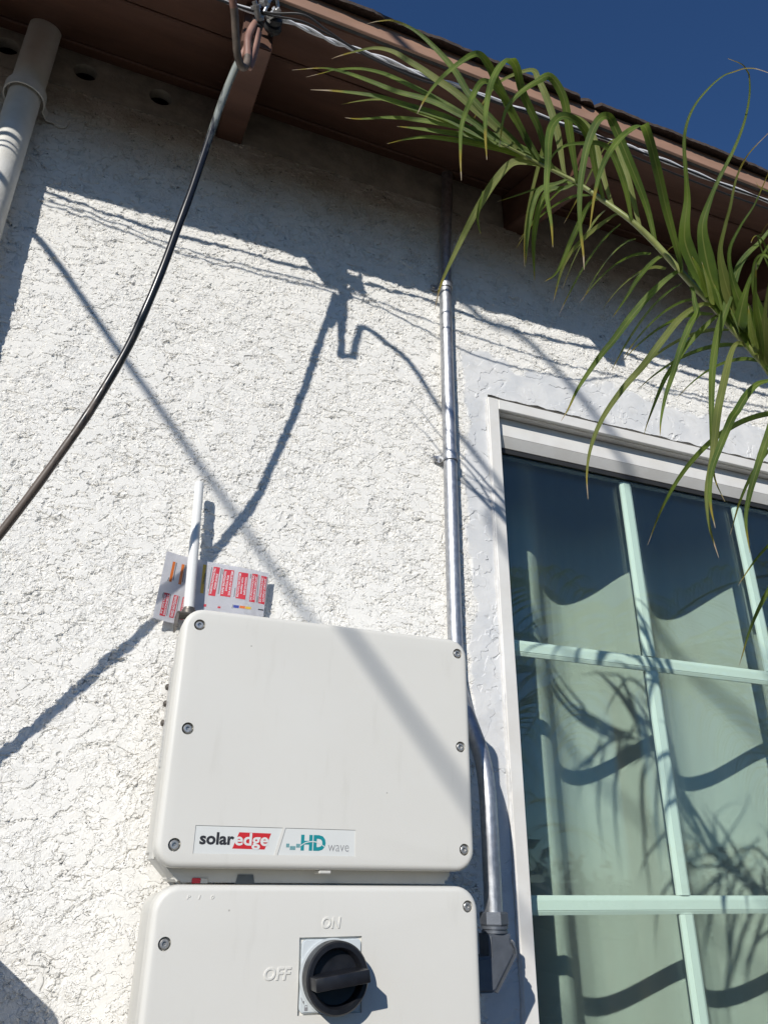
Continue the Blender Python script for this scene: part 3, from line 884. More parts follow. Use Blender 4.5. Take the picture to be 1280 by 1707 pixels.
def vtext(body, corners, mat, lines, label=None):
    """lettering running up the sheet inside the quad (tl, tr, br, bl)"""
    tl, tr, br, bl = [Vector((*sh(*q), 0)) for q in corners]
    up = (tl-bl); h = up.length; wd = (tr-tl).length
    n = len(lines)
    out = bmesh.new()
    for k, ln in enumerate(lines):
        bm = text_bm(ln, .01, 0, 0, 0, 'LEFT', offset=.0002)
        xs = [v.co.x for v in bm.verts]; zs = [v.co.z-Z0 for v in bm.verts]
        x0, x1, z0, z1 = min(xs), max(xs), min(zs), max(zs)
        L = h*.9*min(1, len(ln)/max(len(q) for q in lines)*1.0)
        T = wd/n*.62
        s0 = (1-L/h)/2
        for v in bm.verts:
            s = s0 + (v.co.x-x0)/(x1-x0)*L/h
            t = ((k+.5)/n) - ((v.co.z-Z0-z0)/(z1-z0)-.5)*T/wd
            q = bl.lerp(br, t).lerp(tl.lerp(tr, t), s)
            v.co = P(q.x, bend(q.x)-.0006, q.y)
        bm.normal_update()
        merge(out, bm)
    for f in out.faces:
        f.normal_update()
        if f.normal.y > 0: f.normal_flip()
    return obj('lettering', out, mat, page)
RQ = [([(612, 235), (667, 245), (612, 508), (555, 497)], ['WARNING PHOTOVOLTAIC', 'POWER SOURCE']),
      ([(703, 262), (790, 278), (742, 522), (655, 506)], ['RAPID SHUTDOWN', 'SWITCH FOR', 'SOLAR PV SYSTEM']),
      ([(830, 293), (915, 308), (872, 550), (788, 533)], ['PHOTOVOLTAIC SYSTEM', 'EQUIPPED WITH', 'RAPID SHUTDOWN']),
      ([(952, 310), (1003, 318), (955, 576), (905, 567)], ['DC PHOTOVOLTAIC', 'SOURCE CIRCUIT']),
      ([(1033, 330), (1085, 338), (1043, 595), (988, 583)], ['DC PHOTOVOLTAIC', 'OUTPUT CIRCUIT']),
      ([(175, 480), (222, 488), (178, 687), (130, 680)], ['PV SYSTEM', 'DISCONNECT']),
      ([(258, 496), (297, 502), (250, 698), (212, 692)], ['RAPID SHUTDOWN']),
      ([(335, 510), (375, 516), (330, 712), (292, 705)], ['RAPID SHUTDOWN'])]
for q, lines in RQ:
    print_('red_label', q, 'red'); vtext('', q, 'paper', lines)
q = [(520, 212), (548, 217), (512, 480), (484, 474)]
print_('yellow_label', q, 'yellow'); vtext('', [(524, 290), (546, 293), (524, 400), (502, 396)], 'ink', ['CAUTION'])
print_('orange_label', [(254, 198), (276, 202), (238, 384), (214, 380)], 'orange'); print_('orange_label', [(332, 215), (356, 219), (320, 402), (296, 398)], 'orange')
for q in ([(280, 206), (290, 208), (256, 370), (246, 368)], [(360, 222), (368, 224), (336, 380), (328, 378)],
          [(592, 238), (600, 240), (560, 440), (552, 438)], [(676, 250), (684, 252), (644, 490), (636, 488)], [(690, 262), (697, 263), (690, 310), (683, 309)],
          [(786, 440), (793, 441), (778, 522), (771, 521)], [(936, 312), (944, 313), (934, 356), (926, 355)], [(1010, 322), (1016, 323), (976, 575), (970, 574)],
          [(988, 520), (995, 521), (982, 580), (975, 579)], [(1088, 342), (1094, 343), (1056, 580), (1050, 579)],
          [(226, 492), (233, 493), (196, 680), (189, 679)], [(302, 505), (309, 506), (270, 695), (263, 694)], [(165, 480), (171, 481), (158, 530), (152, 529)],
          [(212, 345), (219, 346), (208, 378), (201, 377)], [(760, 590), (766, 591), (756, 625), (750, 624)]):
    print_('fine_print', q, 'grey_ink')
print_('blue_label', [(768, 594), (816, 602), (811, 626), (763, 618)], 'blue'); print_('orange_label', [(822, 603), (869, 611), (864, 632), (817, 624)], 'orange')
print_('yellow_label', [(873, 612), (921, 620), (916, 640), (868, 632)], 'yellow'); print_('black_label', [(984, 634), (1034, 642), (1032, 652), (982, 644)], 'ink')
for q in ([(515, 575), (535, 578), (530, 600), (510, 597)], [(632, 600), (656, 604), (652, 620), (628, 616)]): print_('red_label', q, 'red')

# ================================================================== CONDUIT
con = thing('conduit', 'galvanised steel conduit with an offset bend running up beside the window', 'conduit', P(.247, 0, -.29))
cp = [(.262, -.0145, 1.25), (.258, -.0145, 1.14), (.251, -.0145, 1.02), (.2475, -.0145, .92), (.2455, -.0145, .8), (.2445, -.0145, .51), (.2435, -.0145, .3), (.2435, -.0145, .17),
      (.244, -.018, .125), (.245, -.032, .085), (.2465, -.054, .045), (.248, -.074, .008), (.2485, -.084, -.03), (.2485, -.087, -.08), (.2485, -.087, -.19)]
bm = bmesh.new(); tube(bm, catmull([P(*c) for c in cp], 6), .0117, 28)
obj('pipe', bm, 'galv', con, 60)
def hexprism(bm, c, ax, r, h, seg=6):
    lathe(bm, c, ax, [(0, 0), (0, r*.93), (h*.12, r), (h*.88, r), (h, r*.93), (h, 0)], seg)
bm = bmesh.new(); hexprism(bm, P(.2487, -.087, -.2005), (0, 0, 1), .0178, .0155); obj('compression_nut', bm, 'cast', con, 20)
bm = bmesh.new(); lathe(bm, P(.2487, -.087, -.2085), (0, 0, 1), [(0, 0), (0, .0165), (.003, .0165), (.003, .0150), (.0045, .0150), (.0045, .0170), (.0078, .0170), (.0078, 0)], 26); obj('lock_ring', bm, 'cast', con)
bm = bmesh.new()
poly = [(.2330, -.2090), (.2630, -.2090), (.2630, -.2190), (.2665, -.2250), (.2670, -.2310), (.2390, -.2690), (.2340, -.2710), (.187, -.2710), (.187, -.2380), (.2330, -.2320)]
prism(bm, poly, -.1030, -.0710)
bmesh.ops.bevel(bm, geom=[e for e in bm.edges if abs((e.verts[0].co-e.verts[1].co).y) < .001], offset=.003, segments=3, affect='EDGES')
elbow = obj('pulling_elbow', bm, 'cast', con)
bm = bmesh.new()
poly = [(.2642, -.2170), (.2685, -.2240), (.2692, -.2315), (.2400, -.2712), (.2388, -.2702), (.2670, -.2310), (.2665, -.2250), (.2628, -.2185)]
prism(bm, poly, -.1045, -.0695); obj('cover_plate', bm, 'cast', elbow, 20)
bm = bmesh.new(); lathe(bm, P(.2655, -.093, -.2225), (.75, 0, .66), [(0, .003), (.004, .003), (.004, .0046), (.0065, .0040), (.0078, 0)], 14); obj('screw', bm, 'steel', elbow)
def strap(zc, label):
    t = thing('conduit_strap', label, 'pipe strap', P(.2445, 0, zc), 'straps holding the conduit')
    bm = bmesh.new()
    xc = .2445 if zc < .7 else .2470
    w2, pts = .007, []
    for k in range(15):
        a = math.radians(200 - 245*k/14)
        pts.append((xc + .0127*math.cos(a), -.0145 - .0127*math.sin(a)))
    pts = [(xc-.027, -.0035), (xc-.0155, -.0035), (xc-.0135, -.006)] + pts[1:]
    rows = []
    for i, (x, y) in enumerate(pts):
        j = min(i+1, len(pts)-1); h = max(i-1, 0)
        tx, ty = pts[j][0]-pts[h][0], pts[j][1]-pts[h][1]; l = math.hypot(tx, ty); nx_, ny_ = ty/l, -tx/l
        if i < 2: nx_, ny_ = 0, -1
        ww = w2 if i > 0 else w2*.62
        rows.append([bm.verts.new(P(x, y, zc-ww)), bm.verts.new(P(x+nx_*.0014, y+ny_*.0014, zc-ww)), bm.verts.new(P(x+nx_*.0014, y+ny_*.0014, zc+ww)), bm.verts.new(P(x, y, zc+ww))])
    for A, B in zip(rows[:-1], rows[1:]):
        for k in range(4): bm.faces.new((A[k], A[(k+1) % 4], B[(k+1) % 4], B[k]))
    bm.faces.new(rows[0]); bm.faces.new(rows[-1][::-1]); bmesh.ops.recalc_face_normals(bm, faces=bm.faces)
    obj('band', bm, 'galv', t)
    bm = bmesh.new(); hexprism(bm, P(xc-.0215, -.0048, zc), (0, -1, 0), .0042, .0035); lathe(bm, P(xc-.0215, -.0052, zc), (0, -1, 0), [(0, .0056), (.0006, .0056), (.0006, 0)], 16)
    obj('screw', bm, 'steel', t, 20)
strap(.5105, 'zinc one hole strap halfway up the conduit in full sun')
strap(.8945, 'zinc one hole strap high on the conduit at the edge of the eave shadow')

# ================================================================== VENT PIPE AT LEFT
vp = thing('vent_pipe', 'thick white painted pipe rising into the eave at the left edge', 'pipe', P(-.534, 0, -Z0))
bm = bmesh.new()
px_, py_ = -.534, -.035
tube(bm, [P(px_, py_, -Z0+.02), P(px_, py_, .0), P(px_, py_, 1.04)], .0252, 40); obj('pipe', bm, 'pipe', vp, 60)
bm = bmesh.new(); lathe(bm, P(px_, py_, 1.0375), (0, 0, 1), [(0, .0253), (0, .0276), (.005, .0284), (.011, .0284), (.0125, .0272), (.0125, .0263), (.20, .0262), (.20, 0)], 40)
obj('coupling', bm, 'pipe', vp)
bm = bmesh.new()
pts = [(px_ + .0305*math.cos(math.radians(a)), py_ - .0305*math.sin(math.radians(a))) for a in range(200, -36, -12)]
pts += [(px_+.031, -.010), (px_+.034, -.0045), (px_+.062, -.0035)]
rows = []
for i, (x, y) in enumerate(pts):
    j, h = min(i+1, len(pts)-1), max(i-1, 0)
    tx, ty = pts[j][0]-pts[h][0], pts[j][1]-pts[h][1]; l = math.hypot(tx, ty); nx_, ny_ = ty/l*.002, -tx/l*.002
    rows.append([bm.verts.new(P(x, y, 1.018)), bm.verts.new(P(x+nx_, y+ny_, 1.018)), bm.verts.new(P(x+nx_, y+ny_, 1.037)), bm.verts.new(P(x, y, 1.037))])
for A, B in zip(rows[:-1], rows[1:]):
    for k in range(4): bm.faces.new((A[k], A[(k+1) % 4], B[(k+1) % 4], B[k]))
bm.faces.new(rows[0]); bm.faces.new(rows[-1][::-1]); bmesh.ops.recalc_face_normals(bm, faces=bm.faces)
ps = obj('pipe_strap', bm, 'pipe', vp)
bm = bmesh.new(); lathe(bm, P(px_+.055, -.001, 1.0275), (0, -1, 0), [(0, .0125), (.0022, .0125), (.0030, .011), (.0030, .0)], 20); obj('washer', bm, 'pipe', ps)
bm = bmesh.new(); lathe(bm, P(px_+.052, -.005, 1.0285), (0, -1, 0), [(0, .0055), (.0022, .0052), (.003, .003), (.003, 0)], 16); obj('screw', bm, 'pipe', ps)

# ================================================================== SERVICE CABLES
cab = [(-.2045, -.286, 1.002), (-.214, -.289, .962), (-.223, -.288, .923), (-.2325, -.285, .865), (-.241, -.279, .800), (-.2485, -.271, .740), (-.256, -.263, .682), (-.2655, -.253, .620), (-.275, -.244, .557),
       (-.287, -.232, .495), (-.298, -.219, .449), (-.315, -.206, .395), (-.333, -.196, .344), (-.356, -.184, .288), (-.375, -.174, .244), (-.397, -.160, .199), (-.43, -.145, .13), (-.49, -.11, .0), (-.56, -.075, -.18)]
pts = catmull([P(*c) for c in cab], 6)
n = len(pts)
bm = bmesh.new()
tube(bm, pts, [.0051 + .0004*mnoise.noise((i*.3, 0, 0)) for i in range(n)], 18)
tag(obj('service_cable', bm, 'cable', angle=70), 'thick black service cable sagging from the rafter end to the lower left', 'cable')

drop = thing('service_drop', 'pinkish brown drop wire looped and spliced at the rafter end', 'wire', P(-.205, -.28, 1.0))
loop = [(-.2010, -.300, 1.030), (-.2080, -.3060, 1.000), (-.2130, -.3105, .965), (-.2095, -.3100, .9216), (-.2115, -.3123, .9015), (-.2175, -.3180, .8900), (-.2262, -.3310, .8945), (-.2342, -.3506, .9110), (-.2402, -.3668, .9235), (-.2480, -.3815, .9350),
        (-.2560, -.3950, .9500), (-.2650, -.4090, .9720), (-.2776, -.4300, 1.0084), (-.2920, -.4540, 1.0480), (-.3010, -.4800, 1.0660), (-.3070, -.5350, 1.0800), (-.3280, -.6200, 1.0990), (-.495, -.9, 1.1895), (-.863, -1.5, 1.4195), (-1.6, -2.5, 1.85), (-5.1, -8.5, 4.2)]
lp = catmull([P(*c) for c in loop], 8)
bm = bmesh.new()
tube(bm, lp, .0054, 14, True, [1 if 22 < i < 66 else 0 for i, p in enumerate(lp)])
obj('drop_wire', bm, ['copper', 'copper_old'], drop, 70)
for pts_ in ([(-.2030, -.2985, 1.018), (-.2105, -.300, .975), (-.2160, -.299, .945), (-.2190, -.296, .930), (-.2150, -.2925, .938), (-.209, -.290, .98)],
             [(-.1985, -.3010, 1.018), (-.2005, -.304, .965), (-.2050, -.306, .920), (-.2030, -.3035, .915), (-.1985, -.3000, .955), (-.196, -.296, 1.01)]):
    bm = bmesh.new(); tube(bm, catmull([P(*c) for c in pts_], 7), .0040, 12); obj('splice_tail', bm, 'copper', drop, 70)
def split_bolt(c, ax, s):
    bm = bmesh.new()
    lathe(bm, P(*c), ax, [(0, 0), (0, .0075*s), (.004*s, .008*s), (.004*s, .0055*s), (.016*s, .0055*s), (.016*s, .0082*s), (.021*s, .0082*s), (.021*s, .004*s), (.026*s, .004*s), (.026*s, 0)], 10)
    return obj('split_bolt', bm, 'steel', drop, 30)
split_bolt((-.1985, -.305, 1.022), (-.35, -.5, .3), 1.0)
split_bolt((-.1880, -.302, 1.038), (.5, -.6, .2), .95)
split_bolt((-.1960, -.312, 1.052), (.1, -.6, .7), 1.1)
bm = bmesh.new()
for z, r in ((1.012, .0065), (1.019, .0075), (1.026, .0068)):
    tube(bm, [P(-.2010+r*math.cos(a), -.300+r*math.sin(a), z+.003*math.sin(a)) for a in [k*math.pi/8 for k in range(17)]], .0022, 8)
obj('tape_wrap', bm, 'rubber', drop, 60)
bm = bmesh.new(); lathe(bm, P(-.176, -.276, 1.045), (0, -1, 0), [(0, .005), (.008, .005), (.008, .0125), (.013, .0145), (.018, .0125), (.019, .009), (.024, .009), (.024, .0130), (.030, .0120), (.032, 0)], 18)
obj('insulator', bm, 'rubber', drop, 40)
bm = bmesh.new(); tube(bm, catmull([P(-.196, -.306, 1.03), P(-.188, -.318, 1.062), P(-.178, -.312, 1.078), P(-.172, -.300, 1.062), P(-.178, -.296, 1.04)], 6), .0028, 10)
obj('tie_wire', bm, 'galv', drop, 60)
# white twisted pair under the eave and thin black wires, stapled at the rafter ends
base = [(-2.0, -.298, 1.05), (-1.4, -.30, 1.055), (-.815, -.295, 1.06), (-.55, -.30, 1.047), (-.256, -.297, 1.0495), (-.188, -.299, 1.053), (-.136, -.300, 1.055), (-.085, -.297, 1.053), (-.048, -.297, 1.054), (.006, -.299, 1.054), (.077, -.303, 1.0445), (.132, -.306, 1.0455),
        (.212, -.305, 1.048), (.300, -.306, 1.051), (.418, -.302, 1.061), (.495, -.307, 1.060), (.539, -.307, 1.0585), (.606, -.306, 1.058), (.692, -.305, 1.057), (.811, -.306, 1.057), (1.04, -.30, 1.06), (1.6, -.302, 1.05), (2.4, -.30, 1.055)]
bp = catmull([P(*c) for c in base], 40)
wp = thing('telephone_wire', 'white twisted pair of thin wires strung below the roof edge', 'wire', P(0, -.30, 1.05))
for s in (0, math.pi):
    bm = bmesh.new()
    tube(bm, [p + Vector((0, .0021*math.cos(i*.085+s), .0021*math.sin(i*.085+s))) for i, p in enumerate(bp)], .0021, 8)
    obj('strand', bm, 'wire_white', wp, 70)
for pts_, lab in (([(-2, -.315, 1.03), (-.815, -.30, 1.045), (-.5, -.312, 1.028), (-.257, -.310, 1.029), (-.190, -.312, 1.033), (-.139, -.322, 1.032), (-.099, -.322, 1.026), (-.004, -.319, 1.0135), (.067, -.321, 1.010), (.15, -.326, 1.0075), (.24, -.329, 1.007), (.391, -.331, 1.016), (.509, -.332, 1.016), (.577, -.330, 1.019), (.665, -.326, 1.023), (.787, -.322, 1.031), (1.045, -.30, 1.045), (2.2, -.31, 1.02)],
                   'thin black wire sagging least, just under the white pair'),
                  ([(-2, -.32, 1.01), (-.815, -.302, 1.035), (-.5, -.315, 1.018), (-.257, -.313, 1.023), (-.190, -.318, 1.028), (-.140, -.336, 1.026), (-.101, -.335, 1.013), (-.057, -.332, .999), (-.009, -.335, .985), (.056, -.338, .976), (.11, -.345, .977), (.185, -.345, .981), (.269, -.345, .987), (.40, -.325, 1.012), (.53, -.325, 1.004), (.68, -.322, 1.006), (.82, -.318, 1.015), (1.045, -.302, 1.03), (2.2, -.31, 1.0)],
                   'thin black wire sagging lowest below the roof edge')):
    bm = bmesh.new(); tube(bm, catmull([P(*c) for c in pts_], 24), .0017, 8)
    tag(obj('black_wire', bm, 'wire_black', angle=70), lab, 'wire', 'black wires below the roof edge')
# overhead lines above the camera
for pts_, r, lab in (([(-.812, -.272, 1.035), (-.815, -.32, 1.033), (-.835, -.46, 1.056), (-1.079, -.936, 1.188), (-1.477, -1.71, 1.403), (-2.14, -3.0, 1.761), (-5.1, -8.55, 3.4)], .0058, 'overhead service cable from the left rafter to the pole'),
                     ([(-.15, -.1, 1.32), (-.32, -.35, 1.40), (-.845, -1.4, 1.779), (-1.345, -2.4, 2.18), (-5.1, -8.5, 4.4)], .0085, 'overhead cable crossing above the roof to the pole')):
    bm = bmesh.new(); tube(bm, catmull([P(*c) for c in pts_], 14), r, 10)
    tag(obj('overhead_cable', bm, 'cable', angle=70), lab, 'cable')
bm = bmesh.new(); tube(bm, [Vector((-5.2, -8.7, 0)), Vector((-5.2, -8.7, 4)), Vector((-5.15, -8.65, 7.5))], [.15, .13, .11], 16)
tag(obj('utility_pole', bm, 'wood_pole', angle=50), 'weathered wooden utility pole beyond the garden', 'utility pole')

# meter panel on the wall, left of the picture
mp_ = thing('meter_panel', 'grey electrical meter panel on the wall left of the inverter', 'meter panel', P(-.56, 0, -1.0))
bm = bmesh.new(); panel(bm, lambda i: rrect(-.75+i, -.365-i, -1.0+i, -.180-i, .028-i, 6), -.150, .0, .005, [], 3); obj('cabinet', bm, 'panel', mp_)
bm = bmesh.new(); box(bm, -.72, -.40, -.156, -.1502, -.95, -.52, .002, 1); obj('door', bm, 'panel', mp_)
bm = bmesh.new(); lathe(bm, P(-.56, -.1502, -.36), (0, -1, 0), [(0, .088), (.02, .088), (.03, .078), (.07, .07), (.085, .05), (.09, 0)], 36); obj('meter', bm, 'grey_plate', mp_)

# unseen foliage bank behind the viewer, added to block low sky light
bm = bmesh.new()
rnd = random.Random(11)
for k in range(5200):
    x = rnd.uniform(-9, 9)
    top = 1.9 + .75*mnoise.noise((x*.45, 2, 0)) + .3*mnoise.noise((x*1.7, 8, 0))
    z = top*math.sqrt(rnd.random()); y = -6.6 + rnd.uniform(-.5, .5)
    c = Vector((x, y, z)); s_ = rnd.uniform(.09, .2)
    R_ = Matrix.Rotation(rnd.uniform(0, 6.3), 3, Vector((rnd.uniform(-1, 1), rnd.uniform(-1, 1), rnd.uniform(-1, 1))).normalized())
    bm.faces.new([bm.verts.new(c + R_ @ Vector(q)*s_) for q in ((-.5, 0, 0), (0, -.28, .06), (.5, 0, 0), (0, .28, .06))])
nx_, nz_ = 90, 8
g = [[bm.verts.new(Vector((-9+18*i/nx_, -6.6 + (.15 if j % 2 else 0), (1.55 + .75*mnoise.noise(((-9+18*i/nx_)*.45, 2, 0)))*j/nz_))) for i in range(nx_+1)] for j in range(nz_+1)]
for A, B in zip(g[:-1], g[1:]):
    for i in range(nx_): bm.faces.new((A[i], A[i+1], B[i+1], B[i]))
tag(obj('sky_block_hedge', bm, 'sky_block_hedge', angle=20), 'dark green foliage bank behind the viewer, added to block low sky light', 'sky_block_hedge')

